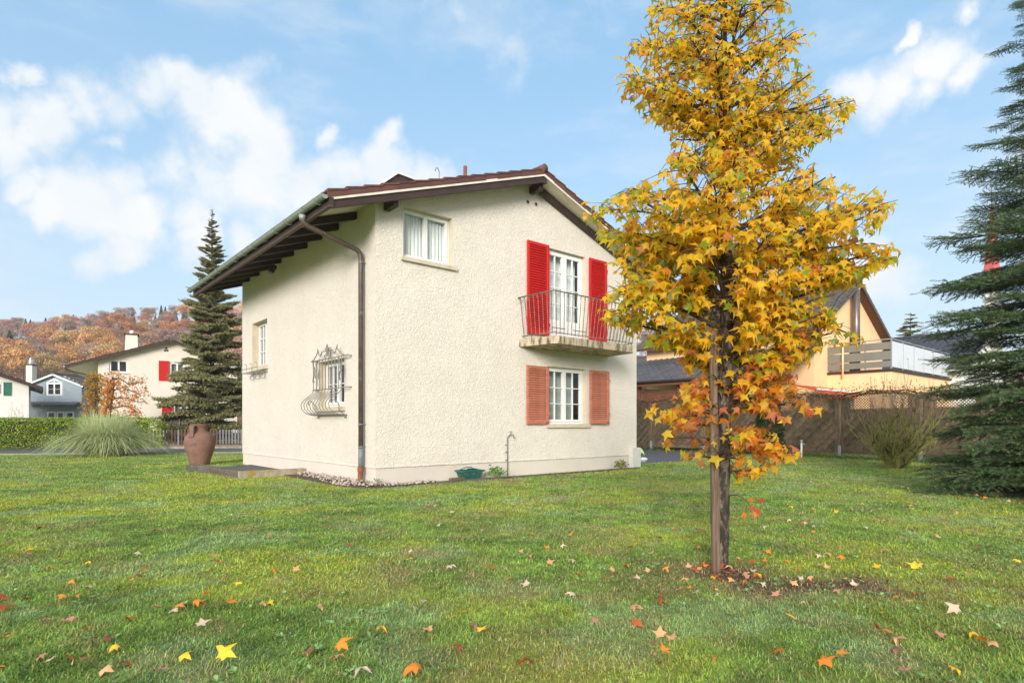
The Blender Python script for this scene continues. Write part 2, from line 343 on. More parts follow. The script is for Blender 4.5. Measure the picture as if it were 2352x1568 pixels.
# ------------------------------------------------------------------ ground, lawn, road, driveway
UA = R(40.51)
UX, UY = math.cos(UA), math.sin(UA)                       # direction of the gable wall; the side wall runs along (-UY, UX)
HC = Vector((-.2287*12.5, 12.5, 0))                       # near corner of the house
def HL(x, y, z=0): return Vector((HC.x+UX*x-UY*y, HC.y+UY*x+UX*y, z))
def to_house(X, Y):
    dx, dy = X-HC.x, Y-HC.y; return dx*UX+dy*UY, -dx*UY+dy*UX
def lawn_tint(X, Y):
    """colour of the short mixed turf: fresh green, yellow moss, grey-green weeds, brown thatch"""
    a = fbm(X*.55, Y*.55, 3); b = fbm(X*1.5+9, Y*1.5, 8); c = fbm(X*3.3, Y*3.3+4, 21); e = fbm(X*.30+3, Y*.38+7, 33)
    g = np.array([.265, .40, .080]); y = np.array([.44, .50, .065]); br = np.array([.40, .31, .15]); w = np.array([.31, .44, .19])
    def s(v, lo, hi):
        t = np.clip((v-lo)/(hi-lo), 0, 1); return (t*t*(3-2*t))[..., None]
    dk = np.array([.165, .275, .055])
    col = g*(1-s(c, .35, .7))+dk*s(c, .35, .7)
    col = col*(1-.68*s(a, .48, .70))+y*.68*s(a, .48, .70)
    col = col*(1-.6*s(b, .55, .72))+w*.6*s(b, .55, .72)
    mot = fbm(X*8+3, Y*8, 61)*.6+vnoise(X*21, Y*21, 63)*.4
    col = col*(.42+1.16*mot[..., None])
    thatch = s(fbm(X*.9+5, Y*1.1+2, 44), .56, .80)*.25+s(fbm(X*3.1+5, Y*3.4+2, 47), .57, .74)*.32+s(c*.5+e*.5, .55, .68)*.3
    # worn earth round the young tree
    d = np.exp(-(((X-2.5)/1.3)**2+((Y-4.75)/.34)**2)*1.0)[..., None]*s(b*.4+c*.6+.06, .40, .62)*1.0
    d2 = np.exp(-(((X-1.86)/.42)**2+((Y-5.2)/.35)**2))[..., None]*.8
    thatch = np.clip(thatch+d*1.0+d2, 0, 1)
    br = br*(1-np.clip(d+d2, 0, 1))+np.array([.15, .095, .062])*np.clip(d+d2, 0, 1)
    return np.clip(col*(1-thatch)+br*thatch, 0, 1), thatch[..., 0]
def lawn_h(X, Y): return .018*fbm(X*1.3, Y*1.3, 5)+.012*fbm(X*5, Y*5, 6)
def lawn_mat():
    m = bpy.data.materials.new('turf_soil'); m.use_nodes = True; N = NT(m.node_tree); b = N.n['Principled BSDF']
    an = N.node('ShaderNodeVertexColor', layer_name='tint'); tc = N.node('ShaderNodeTexCoord'); o = tc.outputs['Object']
    n = N.noise(o, 34, 5, .7); n2 = N.noise(o, 130, 3, .7); k = N.math('ADD', N.math('MULTIPLY', n, .5), N.math('MULTIPLY', n2, .5))
    c = N.mix(1, an.outputs[0], N.ramp(k, [(.3, .35), (.5, .78), (.7, 1.25)]), 'MULTIPLY')
    N.link(c, b.inputs['Base Color']); b.inputs['Roughness'].default_value = .95; b.inputs['Specular IOR Level'].default_value = .1
    bn = N.node('ShaderNodeBump'); bn.inputs['Strength'].default_value = .7; bn.inputs['Distance'].default_value = .03
    N.link(k, bn.inputs['Height']); N.link(bn.outputs[0], b.inputs['Normal']); return m
M['turf'] = lawn_mat()
def grid_mesh(name, xs, ys, hf, m, colf=None):
    X, Y = np.meshgrid(xs, ys); Z = hf(X, Y); nx, ny = len(xs), len(ys)
    V = np.stack([X.ravel(), Y.ravel(), Z.ravel()], 1); i = np.arange(nx*ny).reshape(ny, nx)
    Fq = np.stack([i[:-1, :-1].ravel(), i[:-1, 1:].ravel(), i[1:, 1:].ravel(), i[1:, :-1].ravel()], 1)
    return np_mesh(name, V, Fq, m, colf(X.ravel(), Y.ravel()) if colf else None, True)
def hill_h(X, Y):
    q = np.where(Y > 1, X/np.maximum(Y, 1), 0)
    top = 55-20*np.clip((q+.35)/.45, 0, 1)+5*np.sin(q*9)-4*np.clip((q-.4)/.4, 0, 1)
    t = np.clip((Y-72)/290, 0, 1); s = t*t*(3-2*t)
    return -.03+top*(.35*t+.65*s)*(Y > 72)+np.where(Y > 75, 3*fbm(X*.02, Y*.02, 2)*np.clip((Y-75)/60, 0, 1), 0)
gx = np.concatenate([[-620, -540], np.arange(-480, 481, 10), [540, 620]]).astype(float)
gy = np.concatenate([[-300, -150, -60, 0, 30, 50, 64, 72], np.arange(78, 420, 9), [450, 500, 560, 640, 720]]).astype(float)
M['hillsoil'] = mat('leaf_littered_slope', (.14, .075, .05), (.19, .10, .055), .08, .95, .3, .6, .3)
tag(put('ground', grid_mesh('ground', gx, gy, hill_h, M['hillsoil'])), kind='structure')
M['meadow'] = mat('far_grass', (.10, .17, .035), (.13, .17, .05), .6, .95)
m0 = MB().add([(-70, -45, -.012), (70, -45, -.012), (70, 71, -.012), (-70, 71, -.012)], [(0, 1, 2, 3)])
tag(m0.build('meadow', M['meadow']), kind='structure')
LX0, LX1, LY0, LY1 = -30, 30, -3, 30
tag(put('lawn', grid_mesh('lawn', np.arange(LX0, LX1+.01, .16), np.arange(LY0, LY1+.01, .16), lawn_h, M['turf'], lambda X, Y: lawn_tint(X, Y)[0])), kind='structure')
# road beyond the lawn, driveway beside the house, terrace floor at the house corner
road = MB(); a, b, c, d = Vector((-34, 23.6, 0)), Vector((-6, 28.6, 0)), Vector((-6, 33.4, 0)), Vector((-34, 28.6, 0))
road.prism([a, b, c, d], (0, 0, .045)); tag(road.build('road', M['asphalt']), kind='structure')
kb = MB()
for i in range(26):
    p = a.lerp(b, i/26); q = a.lerp(b, (i+.985)/26); kb.beam(p+Vector((0, -.05, .02)), q+Vector((0, -.05, .02)), .08, .07)
tag(kb.build('road_edging', M['concrete']), kind='structure')
DRV = [G(1450, 1067), G(1500, 1064.5), G(1560, 1060), G(1605, 1052), G(1640, 1043), G(1690, 1037.5), G(1720, 1031), G(1440, 1029), G(1380, 1050)]
dv = MB().prism([p for p in DRV], (0, 0, .042)); tag(dv.build('driveway', M['wetasphalt']), kind='structure')
def in_poly(X, Y, poly):
    r = np.zeros(X.shape, bool); k = len(poly)
    for i in range(k):
        a, b = poly[i], poly[(i+1) % k]
        cnd = ((a.y > Y) != (b.y > Y)) & (X < (b.x-a.x)*(Y-a.y)/((b.y-a.y) or 1e-9)+a.x); r ^= cnd
    return r
TERR = [HL(0, 3.9), HL(-1.42, 3.9), HL(-1.75, 7.2), HL(0, 8.2)]
tag(MB().prism(TERR, (0, 0, .055)).build('terrace', M['asphalt']), kind='structure')
# ------------------------------------------------------------------ the house
HW, HLn, XA = 8.74, 9.07, 4.37
SLOPE = .35
def zs(x): return 5.985+SLOPE*(XA-abs(x-XA))              # underside of the roof boards
house = thing('house', 'cream rough-plastered house with low gable roof, red shutters and small balcony', 'house', HC, UA)
def wall_mesh(name, m, mapf, xs_total, zbot, ztop, holes, breaks=()):
    """wall split in columns round its openings; holes are x0,x1,z0,z1"""
    mb = MB(); cuts = sorted(set([xs_total[0], xs_total[1], *breaks]+[v for h in holes for v in h[:2]]))
    for a, b in zip(cuts[:-1], cuts[1:]):
        lo = (zbot, zbot); hs = sorted([h for h in holes if h[0] < b-1e-6 and h[1] > a+1e-6], key=lambda h: h[2])
        for h in hs+[None]:
            hi = (h[2], h[2]) if h else (ztop(a), ztop(b))
            mb.quad(mapf(a, lo[0]), mapf(b, lo[1]), mapf(b, hi[1]), mapf(a, hi[0]))
            if h: lo = (h[3], h[3])
    return mb
def reveal(mb, mapf3, h, d):
    x0, x1, z0, z1 = h
    for (a, b) in (((x0, z0), (x1, z0)), ((x1, z0), (x1, z1)), ((x1, z1), (x0, z1)), ((x0, z1), (x0, z0))):
        mb.quad(mapf3(a[0], 0, a[1]), mapf3(b[0], 0, b[1]), mapf3(b[0], d, b[1]), mapf3(a[0], d, a[1]))
g2 = lambda x, z: (x, 0, z); g3 = lambda x, d, z: (x, d, z)
s2 = lambda y, z: (0, y, z); s3_ = lambda y, d, z: (d, y, z)
GH = [(.663, 1.941, 4.93, 6.035), (4.98, 6.43, 3.56, 5.965), (4.97, 6.46, 1.325, 2.84)]
SH = [(6.69, 8.055, 3.06, 4.43), (1.48, 2.905, 1.72, 2.83)]
PZ = .40
wm = wall_mesh('w', None, g2, (0, HW), PZ, zs, GH, (XA,))
wm.build('front_wall', M['stucco'], house)
wm = wall_mesh('w', None, s2, (0, HLn), PZ, lambda y: zs(0), SH); wm.build('side_wall', M['stucco_side'], house)
wm = MB(); wm.quad((HW, 0, PZ), (HW, HLn, PZ), (HW, HLn, zs(HW)), (HW, 0, zs(HW))); wm.add([(0, HLn, PZ), (HW, HLn, PZ), (HW, HLn, zs(HW)), (XA, HLn, zs(XA)), (0, HLn, zs(0))], [(0, 1, 2, 3, 4)])
wm.build('back_wall', M['stucco_side'], house)
pm = MB(); pm.box(.018, .018, -.25, HW-.018, HLn-.018, PZ-.012); pm.build('plinth', M['plinth'], house)
lp = MB()
for i in range(60): lp.bbox(i*HW/60, -.006-random.random()*.008, PZ-.012-random.random()*.008, (i+1)*HW/60, .016, PZ+.018, .004)
for i in range(60): lp.bbox(-.006-random.random()*.008, .02+i*(HLn-.02)/60, PZ-.012-random.random()*.008, .016, .02+(i+1)*(HLn-.02)/60, PZ+.018, .004)
lp.build('plaster_lip', M['stucco'], house)
for h, mf, dp_ in [(h, g3, .22) for h in GH]+[(h, s3_, .26) for h in SH]:
    rv = MB(); reveal(rv, mf, h, dp_); rv.build('window_reveal', M['reveal'], house)
def window(parent, mapf, h, d, cols, rows, sashes=2, fw=.07, curtain='curtain', name='window', sill=None, cd=.12, mull=.055, kick=0, mats=('white', 'glass')):
    """frame, sashes, glazing bars, panes and curtain in the opening h at depth d; mapf(x, depth, z)"""
    x0, x1, z0, z1 = h; mb = MB()
    def bx(m, a, b, da, db, za, zb):
        pts = [mapf(X, D, Z) for Z in (za, zb) for D in (da, db) for X in (a, b)]
        m.add(pts, ((0, 1, 3, 2), (4, 6, 7, 5), (0, 4, 5, 1), (2, 3, 7, 6), (0, 2, 6, 4), (1, 5, 7, 3)))
    bx(mb, x0, x0+fw, d-.03, d+.05, z0, z1); bx(mb, x1-fw, x1, d-.03, d+.05, z0, z1)
    bx(mb, x0+fw, x1-fw, d-.03, d+.05, z1-fw, z1); bx(mb, x0+fw, x1-fw, d-.03, d+.05, z0, z0+fw)
    w = mb.build(name, M[mats[0]], parent)
    sw = (x1-x0-2*fw)/sashes
    for i in range(sashes):
        a = x0+fw+i*sw; b = a+sw; s = MB(); e = .002
        bx(s, a+e, a+mull, d-.055, d+.02, z0+fw+e, z1-fw-e); bx(s, b-mull, b-e, d-.055, d+.02, z0+fw+e, z1-fw-e)
        bx(s, a+mull, b-mull, d-.055, d+.02, z1-fw-mull, z1-fw-e); bx(s, a+mull, b-mull, d-.055, d+.02, z0+fw+e, z0+fw+mull+kick)
        gx0, gx1, gz0, gz1 = a+mull, b-mull, z0+fw+mull+kick, z1-fw-mull
        for c in range(1, cols): X = gx0+(gx1-gx0)*c/cols; bx(s, X-.011, X+.011, d-.04, d+.012, gz0, gz1)
        for r_ in range(1, rows): Z = gz0+(gz1-gz0)*r_/rows; bx(s, gx0, gx1, d-.042, d+.010, Z-.011, Z+.011)
        s.build('sash', M[mats[0]], w)
        p = MB().quad(mapf(gx0, d-.01, gz0), mapf(gx1, d-.01, gz0), mapf(gx1, d-.01, gz1), mapf(gx0, d-.01, gz1)); p.build('pane', M[mats[1]], w)
    if curtain:
        c = MB(); k = 60; prev = None
        for i in range(k+1):
            X = x0+fw+(x1-x0-2*fw)*i/k; D = d+cd+.025*math.sin(i*1.35)+.012*math.sin(i*.47+1)
            q = (mapf(X, D, z0+fw*.6), mapf(X, D, z1-.04))
            if prev: c.quad(prev[0], q[0], q[1], prev[1])
            prev = q
        c.build('curtain', M[curtain], w, smooth=True)
    if sill:
        a, b, za, zb, pr = sill; s = MB(); bx(s, a, b, -pr, -.002, za, zb); bx(s, x0+.002, x1-.002, -.002, d-.03, za+.01, zb-.003); s.build('sill', M['sill'], w)
    return w
window(house, g3, GH[0], .17, 1, 1, sill=(.60, 2.05, 4.845, 4.93, .07), mull=.05, fw=.05, cd=.07)
window(house, g3, GH[1], .14, 2, 4, name='balcony_door', fw=.05, mull=.085, kick=.42, cd=.22)
window(house, g3, GH[2], .15, 2, 3, fw=.055, mull=.06, curtain='drape', sill=(4.94, 6.60, 1.225, 1.325, .07), cd=.30)
window(house, s3_, SH[0], .24, 2, 3, sashes=2, fw=.05, mull=.04, curtain='drape', sill=(6.58, 8.16, 2.94, 3.06, .08))
window(house, s3_, SH[1], .22, 2, 2, sashes=2, fw=.06, mull=.06, curtain='drape', sill=(1.42, 2.97, 1.62, 1.72, .08), cd=.25)
# near-black blocks behind the windows, painted dark as unlit rooms
rm = MB(); rm.box(.3, .75, .5, HW-.3, HLn-.3, 5.9); rm.build('dark_room_block', M['dark'], house)
# shutters: frame of stiles and rails, louvre slats one by one
def shutter(x0, x1, z0, z1, m, label, n, tilt=0):
    w, hgt = x1-x0, z1-z0; s = .085; f = MB()
    f.bbox(0, -.045, 0, s, 0, hgt); f.bbox(w-s, -.045, 0, w, 0, hgt)
    f.bbox(s, -.043, 0, w-s, -.002, .13); f.bbox(s, -.043, hgt-s, w-s, -.002, hgt)
    f.box(s, -.008, .13, w-s, -.004, hgt-s)                                    # backing behind the louvres
    for z in (.25, hgt-.3): f.box(w-.001 if x0 > 6 else w, -.04, z, w+.03, -.015, z+.08)
    o = f.build('shutter', m, house, (x0, -.035, z0), rot=(0, 0, tilt)); tag(o, label)
    sm = MB(); p = (hgt-s-.13)/n
    sm.add([(s, -.014, 0), (w-s, -.014, 0), (w-s, -.038, -p*.62), (s, -.038, -p*.62), (s, -.008, p*.05), (w-s, -.008, p*.05), (w-s, -.031, -p*.78), (s, -.031, -p*.78)],
           [(0, 3, 2, 1), (4, 5, 6, 7), (0, 1, 5, 4), (2, 3, 7, 6), (1, 2, 6, 5), (0, 4, 7, 3)])
    me = sm.mesh('slat', m)
    for i in range(n): put('slat', me, o, (0, 0, .13+p*(i+.92)))
    ht = MB(); ht.box(.03, -.06, hgt*.47, .055, -.045, hgt*.47+.09); ht.build('catch', m, o)
shutter(4.222, 4.990, 3.625, 6.0, M['red'], 'bright red tall louvred shutter, left of the balcony door', 34)
shutter(6.553, 7.294, 3.66, 5.97, M['red'], 'bright red tall louvred shutter, right of the balcony door', 34)
shutter(4.200, 4.975, 1.312, 2.815, M['salmon'], 'faded salmon louvred shutter, left of the lower window', 22)
shutter(6.575, 7.345, 1.32, 2.828, M['salmon'], 'faded salmon louvred shutter, right of the lower window', 22, R(-3))
# vents
for x, z in ((4.287, 6.99), (4.575, 7.0)):
    v = MB(); k = 14; ring = [(x+.062*math.cos(t*2*math.pi/k), -.012, z+.062*math.sin(t*2*math.pi/k)) for t in range(k)]; inn = [(x+.043*math.cos(t*2*math.pi/k), -.012, z+.043*math.sin(t*2*math.pi/k)) for t in range(k)]
    v.add(ring+inn, [(t, (t+1) % k, k+(t+1) % k, k+t) for t in range(k)])
    v.add([(p[0], .0, p[2]) for p in ring]+ring, [(t, (t+1) % k, k+(t+1) % k, k+t) for t in range(k)]); o = v.build('vent_hole', M['sill'], house)
    h = MB(); h.add([(p[0], -.004, p[2]) for p in inn], [tuple(range(k))]); h.build('opening', M['dark'], o)
# roof -------------------------------------------------------------
YG, YB, XO = -.5, 10.0, 1.20                              # gable overhang, back overhang, eave overhang
roof = MB()
th = .055
for sgn in (0, 1):
    fx = (lambda x: x) if not sgn else (lambda x: HW-x)
    n = 90 if not sgn else 30                              # tongue-and-groove boards seen from below
    roof.quad((fx(-XO), YG, zs(-XO)+th), (fx(XA), YG, zs(XA)+th), (fx(XA), YB, zs(XA)+th), (fx(-XO), YB, zs(-XO)+th))
    for i in range(n):
        y0 = YG+(YB-YG)*i/n; y1 = YG+(YB-YG)*(i+1)/n-.012
        roof.add([(fx(-XO), y0, zs(-XO)), (fx(XA), y0, zs(XA)), (fx(XA), y1, zs(XA)), (fx(-XO), y1, zs(-XO)),
                  (fx(-XO), y0, zs(-XO)+th-.003), (fx(XA), y0, zs(XA)+th-.003), (fx(XA), y1, zs(XA)+th-.003), (fx(-XO), y1, zs(-XO)+th-.003)],
                 [(0, 3, 2, 1), (0, 1, 5, 4), (2, 3, 7, 6), (0, 4, 7, 3), (1, 2, 6, 5)])
roofo = roof.build('roof', M['soffit'], house)
def cover_course(mb, fx, xa, xb, z0, z1, y0, y1, wav, amp, seg=4):
    """one course of pan tiles from y0 to y1, lower edge proud of the course below"""
    n = int((y1-y0)/wav*seg); pa = []; pb = []; pc = []
    for i in range(n+1):
        y = y0+(y1-y0)*i/n; w = amp*math.sin(2*math.pi*i/seg+.6)
        pa.append((fx(xa), y, z0+.04+w)); pb.append((fx(xb), y, z1+.012+w)); pc.append((fx(xa), y, z0+.004))
    o = len(mb.v); mb.v += pa+pb+pc; k = n+1
    for i in range(n): mb.f.append((o+i, o+i+1, o+k+i+1, o+k+i)); mb.f.append((o+i, o+2*k+i, o+2*k+i+1, o+i+1))
NT_ = 15
for sgn in (0, 1):
    fx = (lambda x: x) if not sgn else (lambda x: HW-x)
    tb = MB(); x00 = -XO-.07; st = (XA-x00)/NT_; sk = 1 if not sgn else -1
    for i in range(NT_):
        xa = x00+i*st; xb = xa+st*1.12; cover_course(tb, fx, xa, xb, zs(xa)+.165, zs(xb)+.165, YG+.22, YB, .25, .016)
    o = tb.build('roof_tiles', M['tile'], roofo, smooth=False); o['kind'] = 'stuff'
    # verge tiles one by one: hooded body, side flange, rolled top
    t = MB(); L = st*1.10; dz = SLOPE*L
    def vp(x, y, z): return (x*sk, y, z+SLOPE*x)
    fl = [(0, -.02), (0, .115), (L, .075), (L, -.02)]
    t.prism([vp(x, -.03, z) for x, z in fl], (0, .022, 0))
    t.add([vp(0, -.045, .112), vp(L, -.045, .080), vp(L, .26, .070), vp(0, .26, .102), vp(0, -.045, .150), vp(L, -.045, .112), vp(L, .26, .10), vp(0, .26, .140)],
          [(0, 3, 2, 1), (4, 5, 6, 7), (0, 1, 5, 4), (2, 3, 7, 6), (1, 2, 6, 5), (0, 4, 7, 3)])
    me = t.mesh('tile', M['tile'])
    for i in range(NT_):
        xa = x00+i*st; put('tile', me, roofo, (fx(xa), YG+random.uniform(-.006, .006), zs(xa)+.062+random.uniform(-.003, .004)))
rt = MB().tube([(0, 0, 0), (0, .42, .012)], [.105, .095], 12); rme = rt.mesh('tile', M['tile'], True)
for i in range(26): put('ridge_tile', rme, roofo, (XA, YG-.06+i*.40, zs(XA)+.185))
# cream verge strip, dark verge rafters, purlin ends, rafters, eave boards
for sgn in (0, 1):
    fx = (lambda x: x) if not sgn else (lambda x: HW-x)
    b = MB(); b.prism([(fx(-XO), YG-.028, zs(-XO)-.004), (fx(XA), YG-.028, zs(XA)-.004), (fx(XA), YG-.028, zs(XA)+.058), (fx(-XO), YG-.028, zs(-XO)+.058)], (0, .027, 0)); b.build('verge_strip', M['soffit'], roofo)
    b = MB(); yv = -.145 if sgn else YG+.005
    b.prism([(fx(-XO+.02), yv, zs(-XO+.02)-.155), (fx(XA), yv, zs(XA)-.155), (fx(XA), yv, zs(XA)-.004), (fx(-XO+.02), yv, zs(-XO+.02)-.004)], (0, .09, 0)); b.build('verge_rafter', M['barge'], roofo)
    if sgn:
        b = MB(); b.prism([(fx(XA), YG+.005, zs(XA)-.155), (fx(XA-.12), YG+.005, zs(XA-.12)-.12), (fx(XA-.12), YG+.005, zs(XA)-.05), (fx(XA), YG+.005, zs(XA)-.004)], (0, .09, 0))
        b.build('verge_rafter', M['barge'], roofo)
pme = MB().bbox(-.07, YG+.12, -.18, .07, .3, -.001, .012).mesh('purlin_end', M['barge'])
for x in (.27, XA+.04, HW-.27): put('purlin_end', pme, roofo, (x, 0, zs(x)-.08 if x < 1 or x > 8 else zs(x)-.11))
rl = XO+.25
rme = MB().prism([(-XO+.06, -.06, -SLOPE*(XO-.06)-.165), (.25, -.06, SLOPE*.25-.165), (.25, -.06, SLOPE*.25-.004), (-XO+.06, -.06, -SLOPE*(XO-.06)-.004)], (0, .12, 0)).mesh('rafter', M['darkwood'])
for i in range(11):
    y = .905+.93*i
    if y < YB: put('rafter', rme, roofo, (0, y, zs(0)), rot=None)
rm2 = MB().prism([(XO-.06, -.06, -SLOPE*(XO-.06)-.165), (-.25, -.06, SLOPE*.25-.165), (-.25, -.06, SLOPE*.25-.004), (XO-.06, -.06, -SLOPE*(XO-.06)-.004)], (0, .12, 0)).mesh('rafter', M['darkwood'])
for i in range(10): put('rafter', rm2, roofo, (HW, .905+.93*i, zs(0)))
b = MB(); b.box(-XO-.035, YG-.03, zs(-XO)-.125, -XO+.055, YB, zs(-XO)+.045); b.build('fascia', M['barge'], roofo)
b = MB(); b.box(-XO-.05, YG-.04, zs(-XO)-.142, -XO+.035, YB, zs(-XO)-.127); b.build('fascia_strip', M['pinkstrip'], roofo)
b = MB(); b.box(HW+XO-.055, YG-.03, zs(-XO)-.185, HW+XO+.035, YB, zs(-XO)+.045); b.build('fascia', M['barge'], roofo)
# gutters and downpipes
def gutter(xc, zc, y0, y1, r=.076):
    g = MB(); k = 12
    for rr in (r, r-.008):
        o = len(g.v)
        for y in (y0, y1):
            for j in range(k+1):
                t = math.pi+math.pi*j/k; g.v.append((xc+rr*math.cos(t), y, zc+rr*math.sin(t)))
        g.f += [(o+j, o+j+1, o+k+2+j, o+k+1+j) for j in range(k)]
    for y in (y0, y1-.004): g.add([(xc+r*math.cos(math.pi+math.pi*j/k), y, zc+r*math.sin(math.pi+math.pi*j/k)) for j in range(k+1)], [tuple(range(k+1))])
    g.tube([(xc-r, y0, zc), (xc-r, y1, zc)], .013, 6)
    return g.build('gutter', M['gutter'], house, smooth=True)
GX = -XO-.035-.082; GZ = zs(-XO)+.065
gt = gutter(GX, GZ, YG-.03, YB+.1)
bk = MB(); k = 12
pts = [(.105*math.cos(math.pi+math.pi*j/k), 0, .101*math.sin(math.pi+math.pi*j/k)) for j in range(k+1)]
bk.tube(pts, .009, 5); bme = bk.mesh('bracket', M['gutter'])
for i in range(14): put('bracket', bme, gt, (GX, YG+.30+i*.76, GZ))
gutter(HW+XO+.035+.10, GZ, YG-.03, YB+.1)
def bend(pts, r=.14, n=5):
    out = [Vector(pts[0])]
    for a, b, c in zip(pts, pts[1:], pts[2:]):
        a, b, c = Vector(a), Vector(b), Vector(c); p = b+(a-b).normalized()*r; q = b+(c-b).normalized()*r
        for i in range(n+1): t = i/n; out.append(p*(1-t)**2+b*2*t*(1-t)+q*t*t)
    return out+[Vector(pts[-1])]
PX = -.115
dp = MB().tube(bend([(GX, .58, GZ-.06), (GX, .58, GZ-.27), (PX, .43, 4.99), (PX, .43, .36)]), .052, 14)
dpo = dp.build('downpipe', M['pipe'], house, smooth=True)
MB().tube([(GX, .58, GZ-.10), (GX, .58, GZ-.20)], [.075, .056], 14).build('outlet', M['gutter'], dpo, smooth=True)
cl = MB().tube([(PX, .43, 0), (PX, .43, .022)], .058, 14); cl.box(PX+.05, .42, 0, .01, .44, .02); cme = cl.mesh('pipe_clamp', M['patina'])
for z in (.82, 1.30, 4.75): put('pipe_clamp', cme, dpo, (0, 0, z))
lw = MB().tube([(PX, .43, .385), (PX, .43, .80)], .0545, 14); lw.build('lead_sleeve', M['patina'], dpo, smooth=True)
ci = MB().tube([(PX-.012, .455, -.05), (PX-.003, .435, .30), (PX-.003, .435, .30), (PX-.003, .435, .30), (PX-.003, .435, .40)], [.055, .055, .055, .066, .066], 14)
ci.box(PX-.03, .36, .27, PX+.02, .40, .30); ci.build('iron_foot', M['castiron'], dpo, smooth=False)
RX = HW+.13
dp = MB().tube(bend([(HW+XO+.13, .55, GZ-.06), (HW+XO+.13, .55, GZ-.3), (RX, .35, 4.9), (RX, .35, 1.15), (RX-.16, .30, .98)], .1), .05, 12)
d2 = dp.build('downpipe', M['patina'], house, smooth=True); tag(d2, 'grey downpipe with elbow at the far right corner of the house')
MB().tube([(RX, .35, 1.35), (RX, .35, 2.6)], .054, 12).build('sleeve', M['pipe'], d2, smooth=True)
# things on the roof line
def roof_pos(px, y):                                       # local x on the row y that appears at px
    k = (px-CXP)/FPX; bx_, by_ = HC.x-UY*y, HC.y+UX*y; return (k*by_-bx_)/(UX-k*UY)
def at_z(px, py, y):
    x = roof_pos(px, y); p = HL(x, y); return x, EYE+(HYP-py)*p.y/FPX
x, zt = at_z(1009, 384, 1.6); zb = zs(x)+.2
hk = MB().tube([(x, 1.6, zb-.1), (x, 1.6, zt-.10)]+[(x-.055+.055*math.cos(t), 1.6+.02, zt-.10+.07*math.sin(t)) for t in np.linspace(0, math.pi*1.1, 8)], .014, 8)
hk.lathe([(.05, 0), (.045, .05), (.02, .09)], 10, (x, 1.6, zb)); tag(hk.build('aerial_pipe', M['gutter'], house, smooth=True), 'thin grey hooked cable pipe on the roof')
x, zt = at_z(1068.5, 382, 1.9); zb = zs(x)+.18
vp_ = MB().tube([(x, 1.9, zb-.1), (x, 1.9, zt)], .052, 12); tag(vp_.build('vent_pipe', M['castiron'], house, smooth=True), 'short red-brown vent pipe on the roof')
xA, zA = at_z(906.5, 399.5, 3.2); xL, zL = at_z(879, 417, 3.2); xR, zR = at_z(948, 414, 3.2)
dm = MB()
for (xa, za, xb, zb) in ((xL-.05, zL-.05, xA, zA), (xA, zA, xR+.1, zR-.02)):
    dm.prism([(xa, 3.0, za-.05), (xb, 3.0, zb-.05), (xb, 3.0, zb), (xa, 3.0, za)], (0, .9, 0))
dmo = tag(dm.build('roof_hatch', M['white'], house), 'small white-edged gabled roof hatch')
MB().prism([(xL, 3.06, zs(xL)+.1), (xR, 3.06, zs(xR)+.1), (xR, 3.06, zR-.08), (xA, 3.06, zA-.07), (xL, 3.06, zL-.07)], (0, .8, 0)).build('hatch_body', M['barge'], dmo)
# security lamp under the eave
x0, z0 = -.55, zs(-.55)-.2
lm = MB().bbox(-.09, 5.22, 0, .06, 5.38, .10, .012); lm.tube([(0, 5.3, .1), (0, 5.3, .22)], .02, 8); lm.prism([(-.14, 5.22, -.10), (-.02, 5.22, -.12), (.03, 5.22, .0), (-.10, 5.22, .02)], (0, .17, 0))
tag(lm.build('flood_lamp', M['black'], house, (-.28, 0, zs(-.28)-.34)), 'small black flood lamp under the eave')
# balcony ------------------------------------------------------------
BF = -1.12
bp = [(4.00, 0), (4.10, -.55), (4.17, BF+.12), (4.30, BF), (7.14, BF), (7.26, BF+.10), (7.36, -.45), (7.415, 0)]
sl_ = MB().prism([(x, y, 3.265) for x, y in bp], (0, 0, .185)); bal = sl_.build('balcony', M['slab'], house)
top = [(3.95, -.02), (4.02, BF-.10), (7.40, BF-.10), (7.50, -.02)]; bot = [(4.08, -.02), (4.21, BF+.07), (7.24, BF+.07), (7.34, -.02)]
TZ, BZ = 4.49, 3.535
MB().tube(bend([(x, y, TZ) for x, y in top], .05), .017, 8).build('handrail', M['rail'], bal, smooth=True)
MB().tube(bend([(x, y, BZ) for x, y in bot], .05), .011, 6).build('bottom_rail', M['rail'], bal, smooth=True)
def along(poly, n):
    segs = [math.dist(a, b) for a, b in zip(poly, poly[1:])]; out = []
    for k, (a, b) in enumerate(zip(poly, poly[1:])):
        c = n[k]
        for i in range(c): t = (i+.5)/c; out.append((a[0]+(b[0]-a[0])*t, a[1]+(b[1]-a[1])*t))
    return out
nn = (8, 23, 8)
for (tx, ty), (bx_, by_) in zip(along(top, nn), along(bot, nn)):
    b = MB(); t = Vector((tx, ty, TZ-.012)); o = Vector((bx_, by_, BZ-.03))
    b.tube([o, o.lerp(t, .5), t], .0095, 5); c = t+Vector((0, 0, -.05))
    b.tube([c+Vector((.028*math.cos(a)-.02, 0, .028*math.sin(a))) for a in np.linspace(0, 5, 7)], .006, 4)
    b.build('baluster', M['rail'], bal)
for x, y in ((4.15, -.3), (4.3, BF+.1), (5.7, BF+.08), (7.2, BF+.1), (7.3, -.3)):
    MB().tube([(x, y, 3.44), (x, y, 3.55)], .011, 6).build('rail_foot', M['rail'], bal)
MB().tube([(5.05, -.10, 3.86), (5.55, -.10, 3.86)], .012, 6).tube([(5.85, -.10, 3.86), (6.35, -.10, 3.86)], .012, 6).build('door_bar', M['rail'], bal)
